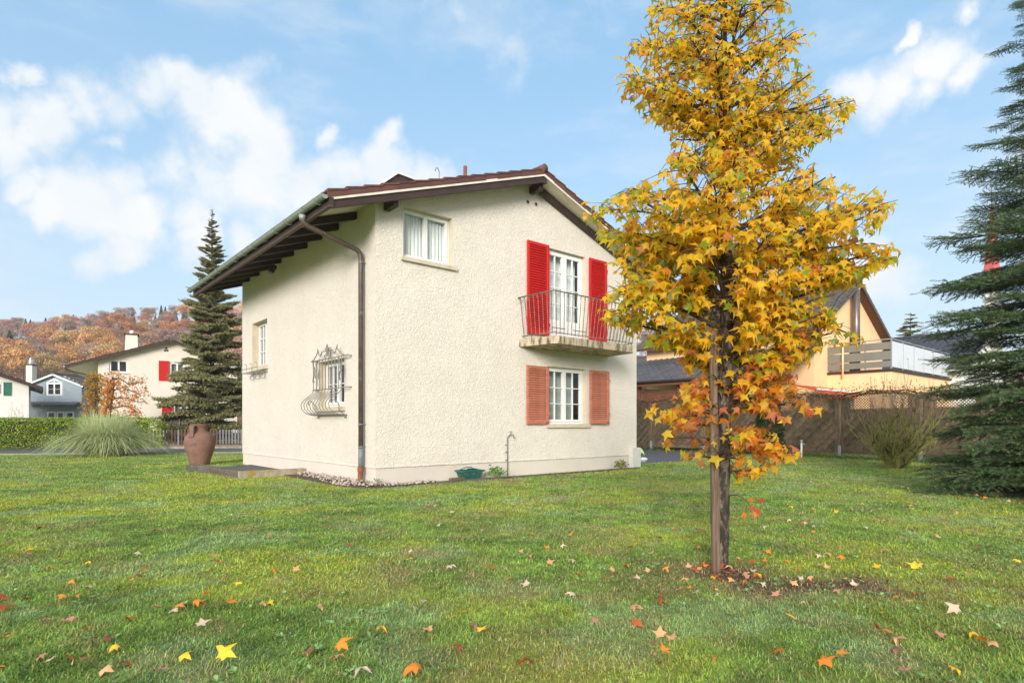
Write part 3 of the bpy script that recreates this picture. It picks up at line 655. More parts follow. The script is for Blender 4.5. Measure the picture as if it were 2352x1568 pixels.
# garden tap, meter box
tp = MB().tube(bend([(3.575, -.04, -.05), (3.575, -.04, 1.0), (3.66, -.06, 1.06)], .05), .013, 8)
tpo = tag(tp.build('standpipe', M['iron'], house, smooth=True), 'thin grey water pipe with tap on the gable wall')
MB().tube([(3.66, -.06, 1.06), (3.70, -.12, 1.05), (3.71, -.14, .96)], [.016, .018, .012], 8).tube([(3.66, -.06, 1.08), (3.66, -.06, 1.13)], .008, 6).tube([(3.62, -.06, 1.13), (3.70, -.06, 1.13)], .009, 6).build('tap', M['iron'], tpo, smooth=True)
c = MB()
for z in (.42, .62, .80): c.box(3.53, -.05, z, 3.59, -.003, z+.018)
c.build('pipe_clip', M['iron'], tpo)
mbx = tag(MB().bbox(8.33, -.16, -.05, HW+.01, -.004, .615, .01).build('meter_box', M['metalbox'], house), 'light grey meter box at the far right corner')
MB().bbox(8.35, -.166, .02, 8.71, -.161, .59, .002).build('box_door', M['metalbox'], mbx)
# wrought-iron window grille on the side wall ---------------------------
gr = MB(); GXo = -.13
gr.tube([(GXo, 1.02, 2.845), (GXo, 3.02, 2.845)], .014, 6); gr.tube([(GXo, 1.05, 2.14), (GXo, 2.98, 2.14)], .013, 6)
gr.tube([(-.05, 1.31, 1.522), (-.05, 2.86, 1.522)], .016, 6)
for y in (1.10, 2.95):
    for z in (2.845, 2.14): gr.tube([(GXo, y, z), (.01, y, z)], .012, 6)
for y in (1.34, 2.84): gr.tube([(-.05, y, 1.54), (-.05, y, 1.45)], .018, 6); gr.tube([(-.05, y, 1.522), (.01, y, 1.522)], .012, 6)
grille = tag(gr.build('window_grille', M['iron'], house, smooth=True), 'wrought-iron bellied window grille with scrolled crest')
prof = [(GXo, 2.845), (GXo, 2.15), (-.15, 2.07), (-.26, 1.97), (-.38, 1.88), (-.44, 1.78), (-.42, 1.67), (-.33, 1.58), (-.2, 1.535), (-.05, 1.522)]
bmesh_ = MB().tube([(x, 0, z) for x, z in prof], .0105, 6).mesh('bar', M['iron'], True)
for i in range(10): put('bar', bmesh_, grille, (0, 1.34+i*1.60/9, 0))
def scroll(mb, c, r0, a0, a1, n=14, rad=.011, flip=1, shrink=.75):
    pts = []
    for i in range(n+1):
        t = i/n; a = a0+(a1-a0)*t; r = r0*(1-shrink*t); pts.append((GXo, c[0]+flip*r*math.cos(a), c[1]+r*math.sin(a)))
    mb.tube(pts, rad, 5)
cr = MB(); yc = 2.13; zc = 2.85
for f in (-1, 1):
    cr.tube([(GXo, yc+f*.95, zc), (GXo, yc+f*.78, zc+0.038), (GXo, yc+f*.62, zc+0.128), (GXo, yc+f*.52, zc+0.230), (GXo, yc+f*.47, zc+0.128), (GXo, yc+f*.40, zc+0.090), (GXo, yc+f*.30, zc+0.173), (GXo, yc+f*.14, zc+0.198), (GXo, yc+f*.04, zc+0.141), (GXo, yc, zc+0.064)], .013, 5)
    scroll(cr, (yc+f*.10, zc+0.045), .07, 0, 7, flip=f, rad=.009)
    cr.prism([(GXo-.01, yc+f*.02, zc+0.166), (GXo-.01, yc+f*.13, zc+0.256), (GXo-.01, yc+f*.07, zc+0.192)], (.02, 0, 0)); cr.prism([(GXo-.01, yc+f*.50, zc+0.179), (GXo-.01, yc+f*.56, zc+0.282), (GXo-.01, yc+f*.55, zc+0.192)], (.02, 0, 0))
cr.prism([(GXo-.012, yc-.045, zc+0.077), (GXo-.012, yc+.045, zc+0.077), (GXo-.012, yc+.035, zc+0.192), (GXo-.012, yc+.06, zc+0.243), (GXo-.012, yc, zc+0.346), (GXo-.012, yc-.06, zc+0.243), (GXo-.012, yc-.035, zc+0.192)], (.024, 0, 0))
cr.build('crest', M['iron'], grille)
lf = MB()
for y in (1.40, 2.88):
    for k_ in range(9):
        a = k_*.8; z = 2.30+k_*.055
        lf.prism([(GXo-.02, y, z), (GXo-.02+.01, y+.11*math.cos(a), z+.05), (GXo-.02, y+.05*math.cos(a), z+.13)], (.012, .004, 0))
    scroll(lf, (y-.02, 2.45), .12, -1.5, 4); scroll(lf, (y+.03, 2.62), .09, 1.5, 6)
lf.build('leaf_ornament', M['iron'], grille)
sc = MB()
for y in (1.40, 2.75): sc.tube([(-.05-.02*i, y+.16*math.sin(i*.55)*(1-i/13), 1.54+.03*i) for i in range(12)]+[(-.30, y+.10, 1.84), (-.27, y+.14, 1.80), (-.28, y+.10, 1.77)], .011, 5)
sc.build('scroll', M['iron'], grille)
# flower-box bracket
fr = MB()
for x, z in ((-.30, 2.98), (-.30, 2.87), (-.04, 2.87)): fr.tube([(x, 6.62, z), (x, 8.10, z)], .011, 5)
for x in (-.12, -.21): fr.tube([(x, 6.62, 2.87), (x, 8.10, 2.87)], .007, 4)
for y in (6.64, 7.12, 7.6, 8.08): fr.tube([(.0, y, 2.87), (-.30, y, 2.87), (-.30, y, 3.08), (-.33, y, 3.12), (-.37, y, 3.10)], .010, 5)
fro = tag(fr.build('flower_rack', M['iron'], house), 'empty wrought-iron flower-box rack under the side window')
fs = MB()
for y in (6.75, 7.25, 7.75): fs.tube([(-.05, y, 2.86), (-.04, y+.02, 2.74)]+[(-.10+.06*math.cos(a), y, 2.72-.06*math.sin(a)) for a in np.linspace(0, 5, 9)], .010, 5)
fs.build('scroll', M['iron'], fro)
# terrace edge: two low concrete kerbs
tk = MB(); tk.prism([tuple(HL(0, 3.74, -.1)), tuple(HL(-1.60, 3.74, -.1)), tuple(HL(-1.60, 3.93, -.1)), tuple(HL(0, 3.93, -.1))], (0, 0, .28))
tag(tk.build('terrace_kerb', M['mossy2']), 'short pale concrete kerb with yellow lichen, running from the house wall', 'kerb', 'terrace kerbs')
tk = MB(); p0, p1 = HL(-1.50, 3.94), HL(-1.86, 7.45); nrm = Vector((-(p1-p0).y, (p1-p0).x, 0)).normalized()*.12
ring = []; nS = 14
bm_v = []
for i in range(nS+1):
    p = p0.lerp(p1, i/nS); j = random.uniform(-.008, .008)
    for off, z in ((-1, -.1), (-1, .15), (-.8, .185), (.8, .185), (1, .15), (1, -.1)): q = p+nrm*off; bm_v.append((q.x+j, q.y, z+(j if z > 0 else 0)))
tk.add(bm_v, [(i*6+k, i*6+k+1, (i+1)*6+k+1, (i+1)*6+k) for i in range(nS) for k in range(5)]+[(0, 1, 2, 3, 4, 5), tuple(nS*6+k for k in range(6))[::-1]])
tag(tk.build('terrace_kerb', M['mossy']), 'long dark weathered concrete kerb leading to the clay urn', 'kerb', 'terrace kerbs')
# ------------------------------------------------------------------ pebble strip, basket, urn, small things
ps = MB(); 
def hp(x, y, z=.0): return tuple(HL(x, y, z))
ps.prism([hp(-.62, .3, 0), hp(-.55, 3.8, 0), hp(0, 3.8, 0), hp(0, .0, 0), hp(1.5, 0, 0), hp(1.3, -.30, 0), hp(-.30, -.42, 0)], (0, 0, .045))
pst = tag(ps.build('pebble_strip', M['soil']), kind='structure')
rp = random.Random(5); sm_ = []
for i in range(8): sm_.append(MB().blob((0, 0, 0), 1, 1, (1, rp.uniform(.6, .9), rp.uniform(.45, .65)), .12, rp).mesh('stone', M['stone'], True))
cnt = 0
while cnt < 285:
    if rp.random() < .78: x, y = rp.uniform(-.62, -.02), rp.uniform(.0, 3.78); wd = .50+.12*math.sin(y*2)-(.25 if y > 2.9 else 0)
    else: x, y = rp.uniform(-.4, 1.25), rp.uniform(-.40, -.02); wd = 9
    if x < -wd: continue
    r = rp.uniform(.022, .055)
    if x > -.2 and y > .36 and y < .52: continue
    put('stone', rp.choice(sm_), pst, hp(x, y, .045+r*.35+.07*max(0, 1-abs(x+.15)/.4)*rp.random()), (rp.uniform(-.4, .4), rp.uniform(-.4, .4), rp.uniform(0, 6)), r); cnt += 1
eb = MB().beam(HL(1.25, -.42, .02), HL(8.3, -.46, .01), .045, .10)
tag(eb.build('garden_edging', M['mossy']), 'thin dark edging board along the foot of the gable wall', 'edging board')
tag(MB().beam(HL(1.62, -.40, .07), HL(2.15, -.33, .07), .10, .09).build('wooden_block', M['stake']), 'short dark wooden block under the left end of the green basket', 'wooden block')
bp0 = HL(2.25, -.27, .06)
bk = thing('plastic_basket', 'green perforated plastic basket with carrying handles against the house wall', 'basket', bp0, UA)
def basket():
    f = MB(); W, D, Hh = .27, .17, .20; n = 22; tp = .80
    def ring(k, z): return [(sx*W*k, sy*D*k, z) for sx, sy in ((-1, -1), (1, -1), (1, 1), (-1, 1))]
    f.add(ring(tp, .0)+ring(tp*.97, .006), [(3, 2, 1, 0), (4, 5, 6, 7)])
    def side(a0, a1, b0, b1, cnt):
        a0, a1, b0, b1 = map(Vector, (a0, a1, b0, b1))
        for i in range(cnt+1):
            t = i/cnt; f.beam(a0.lerp(a1, t), b0.lerp(b1, t), .009, .006, (0, 1, 0) if abs((a1-a0).x) > .1 else (1, 0, 0))
        for h in (.0, .30, .55, .75, 1.0): f.beam(a0.lerp(b0, h), a1.lerp(b1, h), .006, .014 if h else .02)
    lo = ring(tp, .005); hi = ring(.97, Hh-.03)
    for i in range(4): side(lo[i], lo[(i+1) % 4], hi[i], hi[(i+1) % 4], 16 if i % 2 == 0 else 10)
    return f
basket().build('body', M['green_plastic'], bk)
rim = MB(); W, D = .285, .185
for sx, sy, ex, ey in ((-1, -1, 1, -1), (1, -1, 1, 1), (1, 1, -1, 1), (-1, 1, -1, -1)): rim.beam((sx*W, sy*D, .185), (ex*W, ey*D, .185), .03, .035)
rim.build('rim', M['green_plastic'], bk)
for sy in (-1, 1):
    h = MB().tube(bend([(-.20, sy*.13, .20), (-.09, sy*.05, .235 if sy < 0 else .26), (.09, sy*.05, .235 if sy < 0 else .26), (.20, sy*.13, .20)], .03), .011, 6); h.build('handle', M['green_plastic'], bk, smooth=True)
up = P(459, 1062, 19.2); UZ = .0
urn = thing('clay_urn', 'large brown clay urn with two strap handles at the end of the dark kerb', 'urn', (up.x, up.y, UZ), R(18)); urn.scale = (1.1, 1.1, 1.1)
prof = [(.0, 0), (.245, 0), (.255, .02), (.275, .12), (.33, .30), (.385, .47), (.415, .62), (.418, .70), (.40, .79), (.36, .87), (.30, .935), (.235, .975), (.205, 1.0), (.198, 1.03), (.205, 1.08), (.235, 1.13), (.262, 1.17), (.270, 1.185), (.262, 1.197), (.235, 1.19), (.195, 1.08), (.17, 1.0), (.0, .95)]
MB().lathe(prof, 40).build('body', M['clay'], urn, smooth=True)
for a in (-115, 65):
    a = R(a); d = Vector((math.cos(a), math.sin(a), 0)); s = Vector((-d.y, d.x, 0)); m = MB(); pr = [(.215, 1.12), (.27, 1.135), (.335, 1.11), (.355, 1.05), (.345, .97), (.345, .90), (.385, .83)]; wv = [.07, .07, .068, .065, .06, .065, .075]
    vs = []
    for (r, z), w in zip(pr, wv):
        for q, o in ((-1, 0), (1, 0), (1, .035), (-1, .035)): p = d*(r+o)+s*(q*w); vs.append((p.x, p.y, z+(o if z > 1.1 else 0)))
    k = len(pr); m.add(vs, [(i*4+j, i*4+(j+1) % 4, (i+1)*4+(j+1) % 4, (i+1)*4+j) for i in range(k-1) for j in range(4)]+[(0, 1, 2, 3), ((k-1)*4+3, (k-1)*4+2, (k-1)*4+1, (k-1)*4)])
    m.build('handle', M['clay'], urn)
# white lid and lime green cloth near the meter box; hydrant post
p = G(1475, 1062)
MB_ = MB().lathe([(0, .0), (.14, 0), (.15, .05), (.17, .06), (.185, .085), (.18, .12), (.12, .15), (0, .158)], 24)
tag(MB_.build('drain_cover', M['white'], None, (p.x, p.y, .03), smooth=True), 'white round plastic cover on the driveway by the house corner', 'cover')
bb = MB(); q = G(1466, 1052)
for i in range(5): pass
bm = bmesh.new(); bmesh.ops.create_grid(bm, x_segments=10, y_segments=10, size=.5)
for w in bm.verts:
    x, y = w.co.x, w.co.y; r = math.hypot(x, y)
    w.co = Vector((x*.34, y*.22, .34*max(0, 1-1.7*r*r)+.02*math.sin(9*x+4*y)))
bm.verts.index_update(); bb.add([w.co for w in bm.verts], [[w.index for w in f.verts] for f in bm.faces]); bm.free()
M['lime'] = mat('lime_cloth', (.52, .66, .28), (.60, .70, .40), 6, .8)
tag(bb.build('garden_sack', M['lime'], None, (q.x+.05, q.y, .045), smooth=True), 'small lime green sack on the driveway behind the white cover', 'sack')
p = G(1841, 1051)
hy = thing('standpipe_post', 'thin white standpipe post with small tap in front of the wooden fence', 'standpipe', p)
MB().tube([(0, 0, -.1), (0, 0, .66)], .035, 10).build('post', M['white'], hy, smooth=True)
MB().tube([(0, 0, .60), (0, 0, .70)], .048, 10).tube([(0, 0, .56), (.06, -.08, .56), (.07, -.09, .50)], .016, 6).build('tap', M['galv'], hy, smooth=True)
# ------------------------------------------------------------------ leaves
PAL = {'Y': (.96, .70, .05), 'y': (.96, .62, .035), 'g': (.94, .57, .03), 'O': (.88, .31, .025), 'o': (.82, .36, .05), 'r': (.42, .085, .03), 'b': (.20, .085, .05),
       't': (.72, .42, .21), 'w': (.72, .60, .45), 'p': (.52, .25, .19), 'G': (.30, .42, .035), 'B': (.28, .40, .20), 'l': (.66, .62, .04), 'k': (.78, .32, .14), 'R': (.66, .12, .05)}
def leaf_geo(rnd, size=1.0, curl=.25, fold=.2):
    """five-lobed star leaf; the stalk joins at the origin, the tip points to +Y"""
    ang = [-62, -38, -12, 22, 52, 72, 90, 108, 128, 158, 192, 218, 242]; lob = [.62, .34, .88, .40, .50, .42, 1.12, .42, .50, .40, .88, .34, .62]
    ang = [-55, -22, 8, 34, 57, 74, 90, 106, 123, 146, 172, 202, 235]; lob = [.66, .44, .98, .62, .50, .66, 1.12, .66, .50, .62, .98, .44, .66]
    pts = [(0, 0, 0), (0, .32, 0)]
    for a, l in zip(ang, lob):
        a = R(a+rnd.uniform(-5, 5)); l *= rnd.uniform(.9, 1.1); x = .9*l*math.cos(a); y = .34+l*math.sin(a)*.9; r2 = x*x+(y-.34)**2
        z = -curl*r2+fold*abs(x)*rnd.uniform(.3, 1)+rnd.uniform(-.05, .05); pts.append((x, y, z))
    k = len(ang); f = [(1, 2+i, 3+i) for i in range(k-1)]+[(1, 2+k-1, 0), (1, 0, 2)]
    st = len(pts); pts += [(.02, 0, 0), (-.02, 0, 0), (0, -.62, .04*rnd.uniform(-3, 3))]; f.append((st, st+1, st+2))
    V = np.array(pts)*size; V[:, :2] *= .062; V[:, 2] *= .062; return V, np.array(f)
LEAF = [leaf_geo(random.Random(100+i), 1, random.Random(i).uniform(.15, 1.0), random.Random(i+50).uniform(-.2, .5)) for i in range(8)]
LEAF_FLAT = [leaf_geo(random.Random(200+i), 1, random.Random(i).uniform(-.4, 1.0), random.Random(i+50).uniform(-.45, .75)) for i in range(8)]
def tint_var(c, rnd, n, tip=None):
    k = rnd.uniform(.82, 1.12); base = np.array(c)*k; out = np.tile(base, (n, 1))
    if tip is not None:
        out[2:15] = out[2:15]*.55+np.array(tip)*.45
    return np.clip(out, 0, 1)
# ------------------------------------------------------------------ the young sweetgum and its stake
TD = 5.33
TRK = [(1656, 1325), (1657, 1290), (1659, 1200), (1662, 1050), (1665, 900), (1669, 750), (1669, 600), (1669, 450), (1667, 300), (1664, 150), (1660, 0), (1656, -160), (1654, -290)]
TRR = [.074, .062, .059, .058, .057, .058, .056, .048, .040, .031, .022, .013, .004]
tree = thing('sweetgum_tree', 'young sweetgum tree with golden yellow and orange star-shaped leaves on the lawn', 'tree', (P(1661, 1310, TD).x, TD, 0))
T0 = Vector(tree.location)
trk = [P(x, y, TD+.02*math.sin(y*.01)) for x, y in TRK]
def trunk_at(py):
    ys = [q[1] for q in TRK][::-1]; xs = [q[0] for q in TRK][::-1]; px = np.interp(py, ys, xs); return P(px, py, TD+.02*math.sin(py*.01))
def trunk_r(py): return float(np.interp(py, [q[1] for q in TRK][::-1], TRR[::-1]))
tb = MB(); pts = []; rr = []
for py in np.linspace(1325, -290, 90): pts.append(trunk_at(py)-T0); rr.append(trunk_r(py)*(1+.06*math.sin(py*.21)+.05*math.sin(py*.077)))
tb.tube(pts, rr, 14); tb.build('trunk', M['bark'], tree, smooth=True)
OUT = [(-300, 1640, 1670), (-200, 1590, 1730), (-100, 1530, 1790), (0, 1475, 1835), (60, 1460, 1862), (110, 1430, 1885), (150, 1415, 1880), (205, 1398, 1872), (225, 1420, 1975), (262, 1468, 1968), (290, 1520, 1925), (350, 1540, 1900), (385, 1530, 1872), (415, 1470, 1960),
       (440, 1420, 2075), (465, 1350, 2080), (480, 1322, 2078), (515, 1352, 2068), (560, 1388, 2062), (610, 1428, 2060), (650, 1352, 1998), (690, 1358, 1905), (720, 1372, 1925), (745, 1410, 1975), (775, 1455, 1985), (800, 1545, 1905), (825, 1562, 1872),
       (865, 1572, 1830), (900, 1560, 1872), (925, 1490, 1885), (950, 1488, 1872), (985, 1505, 1800), (1020, 1525, 1850), (1050, 1562, 1830), (1075, 1625, 1775), (1098, 1672, 1732), (1110, 1700, 1705)]
oy = [o[0] for o in OUT]; ol = [o[1] for o in OUT]; orr = [o[2] for o in OUT]
def proj(p): return CXP+FPX*p.x/p.y, HYP-FPX*(p.z-EYE)/p.y
rt_ = random.Random(21); twigs = MB(); leaves = []
limbs = []
explicit = [(1674, 590, [(1700, 560), (1745, 518), (1812, 505), (1900, 492), (2010, 470)], -.15, .022), (1672, 640, [(1700, 610), (1745, 585), (1850, 575), (1990, 560)], -.30, .018), (1672, 735, [(1720, 722), (1762, 705), (1830, 715), (1900, 735)], -.35, .02),
            (1664, 660, [(1640, 625), (1611, 592), (1540, 560), (1440, 530)], -.20, .020), (1664, 700, [(1640, 660), (1600, 645), (1520, 655), (1420, 670)], -.30, .017), (1667, 560, [(1600, 520), (1500, 490), (1380, 480)], .1, .016),
            (1672, 740, [(1740, 715), (1830, 722), (1910, 750), (1972, 776)], -.25, .016), (1666, 720, [(1600, 685), (1500, 688), (1400, 718)], -.25, .015), (1668, 880, [(1720, 890), (1800, 900), (1878, 935)], -.2, .012), (1664, 890, [(1620, 900), (1560, 915), (1495, 940)], -.15, .012),
            (1667, 330, [(1610, 280), (1530, 235), (1440, 190)], .0, .014), (1668, 340, [(1740, 290), (1840, 260), (1960, 232)], .1, .013)]
for sx, sy, pp, dd, r0 in explicit:
    n = len(pp); limbs.append(([trunk_at(sy)]+[P(x, y, TD+dd*(i+1)/n) for i, (x, y) in enumerate(pp)], r0))
GA = 2.399963
NL = 150
for k in range(NL):
    py = -230+(1085+230)*((k+.5)/NL)**.93+rt_.uniform(-12, 12); th = k*GA+rt_.uniform(-.3, .3)
    l, r = np.interp(py, oy, ol), np.interp(py, oy, orr); c = trunk_at(py); cx = proj(c)[0]
    Rm = (r-cx if math.cos(th) > 0 else cx-l)/FPX*TD; Rd = ((r-l)/2)/FPX*TD*.85
    f = rt_.uniform(.72, .98); tip = Vector((c.x+Rm*math.cos(th)*f, c.y+Rd*math.sin(th)*f, c.z))
    ln = math.hypot(tip.x-c.x, tip.y-c.y)
    if ln < .12: continue
    up = .36*ln if py < 880 else .05*ln-.12*(py > 980)*0
    ps_ = py+up/TD*FPX; ps_ = min(ps_, 1085); s = trunk_at(ps_)
    m1 = s.lerp(tip, .35)+Vector((0, 0, .03*ln)); m2 = s.lerp(tip, .7)+Vector((0, 0, .03*ln))
    limbs.append(([s, m1, m2, tip], .006+.012*min(1, ln)))
def catmull(p, n=5):
    q = [p[0]*2-p[1]]+list(p)+[p[-1]*2-p[-2]]; out = []
    for i in range(1, len(q)-2):
        for j in range(n):
            t = j/n; a, b, c, d = q[i-1], q[i], q[i+1], q[i+2]
            out.append(.5*((2*b)+(c-a)*t+(2*a-5*b+4*c-d)*t*t+(3*b-3*c+d-a)*t**3))
    return out+[p[-1]]
def leaf_color(py, rnd, rel):
    """autumn colours: greener at the outer top, orange and pink low down"""
    low = min(1, max(0, (py-770)/130)); u = rnd.random()
    if u < low*.78: return rnd.choices('OokYyRt', (4, 5, 4, 2, 3, .7, 1))[0]
    if rnd.random() < .14+.20*rel: return rnd.choices('GBl', (3, 2, 4))[0]
    return rnd.choices('YygolkG', (8, 7, 2.2, 1.0, 1.8, .4, .8))[0]
def add_leaf(p, out, rnd, relx):
    px, py = proj(p)
    lo, hi = np.interp(py, oy, ol), np.interp(py, oy, orr); mg = rnd.uniform(-10, 14)
    if py > 1112 or px < lo+mg or px > hi-mg: return
    cx = (lo+hi)/2; rel = abs(px-cx)/max(30, (hi-lo)/2)
    hn = float(vnoise(px/46, py/40, 77))
    if py > 840 and rnd.random() < .30: return
    if 560 < py < 1100 and abs(px-np.interp(py, [q[1] for q in TRK][::-1], [q[0] for q in TRK][::-1])+8) < 34 and p.y < TD+.05 and rnd.random() < .90: return
    lim = .22+.10*(600 < py < 760)+.21*(py > 830)+.04*(rel > .6)
    if hn < lim and rnd.random() < .8: return
    yd = -Vector((0, 0, 1))*rnd.uniform(.35, 1.2)+out*rnd.uniform(.1, .9)+Vector((rnd.uniform(-.5, .5), rnd.uniform(-.5, .5), rnd.uniform(-.1, .5)))
    yd.normalize(); nz = (Vector((rnd.uniform(-.6, .6), -.85+rnd.uniform(-.6, .6), .65))+out*.2); nz = nz-yd*nz.dot(yd); nz.normalize(); xd = yd.cross(nz)
    sz = rnd.uniform(.50, .98)*(1.22 if py > 500 else 1.05 if py > 200 else .92)
    if py > 800: sz *= 1.12
    leaves.append((p, xd*rnd.uniform(.6, 1.08), yd, nz, sz, leaf_color(py, rnd, rel), rnd.randrange(8)))
for pp, r0 in limbs:
    c = catmull(pp, 6); cc = [c[0]]
    for q in c[1:]:
        qx, qy = proj(q)
        if qx < np.interp(qy, oy, ol)+6 or qx > np.interp(qy, oy, orr)-6: break
        cc.append(q)
    c = cc; n = len(c)
    if n < 3: continue
    twigs.tube([q-T0 for q in c], [r0*(1-.8*i/(n-1))+.002 for i in range(n)], 6)
    for _ in range(6): add_leaf(c[-1]+Vector((rt_.gauss(0, .045), rt_.gauss(0, .045), rt_.gauss(-.01, .04))), (c[-1]-c[-2]).normalized(), rt_, 1)
    L = sum((a-b).length for a, b in zip(c, c[1:])); acc = 0; nxt = .10*L
    for i in range(1, n):
        seg = c[i]-c[i-1]; acc += seg.length
        while nxt < acc:
            t = nxt/L; base = c[i]-seg*((acc-nxt)/max(seg.length, 1e-6)); out = seg.normalized()
            side = out.cross(Vector((0, 0, 1))); side = side.normalized() if side.length > .01 else Vector((1, 0, 0))
            for sg in (-1, 1):
                if rt_.random() < .25: continue
                d = (out*rt_.uniform(.2, .9)+side*sg*rt_.uniform(.3, 1)+Vector((0, 0, rt_.uniform(-.4, .7)))).normalized()
                tl = min(.38, rt_.uniform(.18, .45)*L*(1.1-.6*t)+.06); a = base; b = a+d*tl*.5+Vector((0, 0, .02)); e = a+d*tl+Vector((0, 0, -.02))
                qx, qy = proj(a)
                if qx < np.interp(qy, oy, ol)+8 or qx > np.interp(qy, oy, orr)-8: continue
                qx, qy = proj(e)
                if qx < np.interp(qy, oy, ol)+4 or qx > np.interp(qy, oy, orr)-4: continue
                twigs.tube([a-T0, b-T0, e-T0], [.0042, .003, .0018], 4, False)
                m = max(3, int(tl/.042))
                for j in range(m+1):
                    w = (j+.6)/(m+.6); q = a.lerp(e, w)+Vector((rt_.uniform(-.03, .03), rt_.uniform(-.03, .03), rt_.uniform(-.03, .02))); add_leaf(q, d, rt_, t)
            for _ in range(2):
                if rt_.random() < .75: add_leaf(base+Vector((rt_.gauss(0, .025), rt_.gauss(0, .025), rt_.gauss(.01, .02))), out, rt_, t)
            nxt += rt_.uniform(.045, .085)
# low shoot with a few red leaves
sh = [P(1668, 1165, 5.25), P(1690, 1158, 5.1), P(1712, 1172, 5.0), P(1735, 1200, 4.95)]
sh = [P(1672, 1138, 5.27), P(1692, 1136, 5.15), P(1712, 1146, 5.05), P(1726, 1168, 5.0)]
twigs.tube([q-T0 for q in sh], [.005, .004, .003, .002], 5)
for x, y, c in ((1727, 1152, 'O'), (1750, 1152, 'R'), (1731, 1172, 'R'), (1742, 1178, 'R'), (1708, 1186, 'O'), (1735, 1185, 'O')):
    yd = Vector((rt_.uniform(-.4, .4), -.3, -1)).normalized(); nz = Vector((rt_.uniform(-.3, .3), -1, .4)); nz = (nz-yd*nz.dot(yd)).normalized(); leaves.append((P(x, y-9, 5.0), yd.cross(nz), yd, nz, .72, c, 1))
twigs.build('branches', M['twig'], tree)['kind'] = 'stuff'
tips = {'Y': (.92, .60, .025), 'y': (.90, .46, .03), 'O': (.62, .12, .03), 'o': (.60, .14, .05), 'k': (.50, .10, .06), 'G': (.42, .44, .04), 'B': (.36, .44, .18), 'l': (.74, .54, .03), 'g': (.84, .42, .02)}
leaves.sort(key=lambda q: q[0].y+(.6 if q[0].z < 1.0 and False else 0))
lm_cache = {}; rl_ = random.Random(3)
def leaf_mesh(c, sh, m, geo, pre):
    k = (pre, c, sh)
    if k not in lm_cache: V, Fc = geo[sh]; lm_cache[k] = np_mesh('leaf', V, Fc, m, tint_var(PAL[c], rl_, len(V), tips.get(c)))
    return lm_cache[k]
for p, xd, yd, nz, sz, c, sh in leaves[:290]:
    mx = Matrix((xd.normalized(), yd, nz)).transposed(); put('leaf', leaf_mesh(c, sh, M['leaf'], LEAF, 't'), tree, p-T0, mx.to_quaternion(), (sz*xd.length, sz, sz))
VV = []; FF = []; CC = []; o = 0
for p, xd, yd, nz, sz, c, sh in leaves[290:]:
    V, Fc = LEAF[sh]; A = np.array([xd, yd, nz]); VV.append((V*sz)@A+np.array(p-T0)); FF.append(Fc+o); CC.append(tint_var(PAL[c], rl_, len(V), tips.get(c))); o += len(V)
tag(put('foliage', np_mesh('foliage', np.concatenate(VV), np.concatenate(FF), M['leaf'], np.concatenate(CC)), tree), kind='stuff')
NLEAF = len(leaves)
st = MB(); a, b = P(1645, 1330, 5.20), P(1637, 757, 5.20); n = 14
vs = []; kk = 10
for i in range(n+1):
    c = a.lerp(b, i/n); r = .040-.004*i/n
    for j in range(kk):
        t = 2*math.pi*j/kk; q = r*(1+.08*math.sin(i*1.7+j*2.1)); vs.append((c.x+q*math.cos(t), c.y+q*math.sin(t), c.z+(.006*math.sin(j*2) if i == n else 0)))
st.add(vs, [(i*kk+j, i*kk+(j+1) % kk, (i+1)*kk+(j+1) % kk, (i+1)*kk+j) for i in range(n) for j in range(kk)]+[tuple(n*kk+j for j in range(kk))])
tag(st.build('tree_stake', M['stake'], smooth=True), 'weathered round wooden stake standing against the trunk of the young sweetgum', 'stake')
# ------------------------------------------------------------------ conifers
def shoot_needles(V, Fc, C, p, q, rnd, nl, nw, step, col, up=.35, tipcol=None):
    d = q-p; L = d.length
    if L < 1e-4: return
    d.normalize(); a = d.orthogonal().normalized(); b = d.cross(a); k = max(2, int(L/step))
    for i in range(k):
        t = (i+rnd.random())/k; c = p+d*(L*t); th = rnd.uniform(0, 6.283); r = a*math.cos(th)+b*math.sin(th)+Vector((0, 0, up)); r.normalize()
        n = (d*rnd.uniform(.35, .9)+r).normalized(); w = n.cross(Vector((rnd.uniform(-1, 1), rnd.uniform(-1, 1), rnd.uniform(-1, 1)))).normalized()*nw/2; l = nl*rnd.uniform(.75, 1.15)*(1 if t < .9 else 1.1)
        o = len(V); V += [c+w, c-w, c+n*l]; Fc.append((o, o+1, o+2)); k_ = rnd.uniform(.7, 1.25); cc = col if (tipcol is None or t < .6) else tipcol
        C += [(cc[0]*k_*.8, cc[1]*k_*.8, cc[2]*k_*.8)]*2+[(cc[0]*k_*1.2, cc[1]*k_*1.2, cc[2]*k_*1.2)]
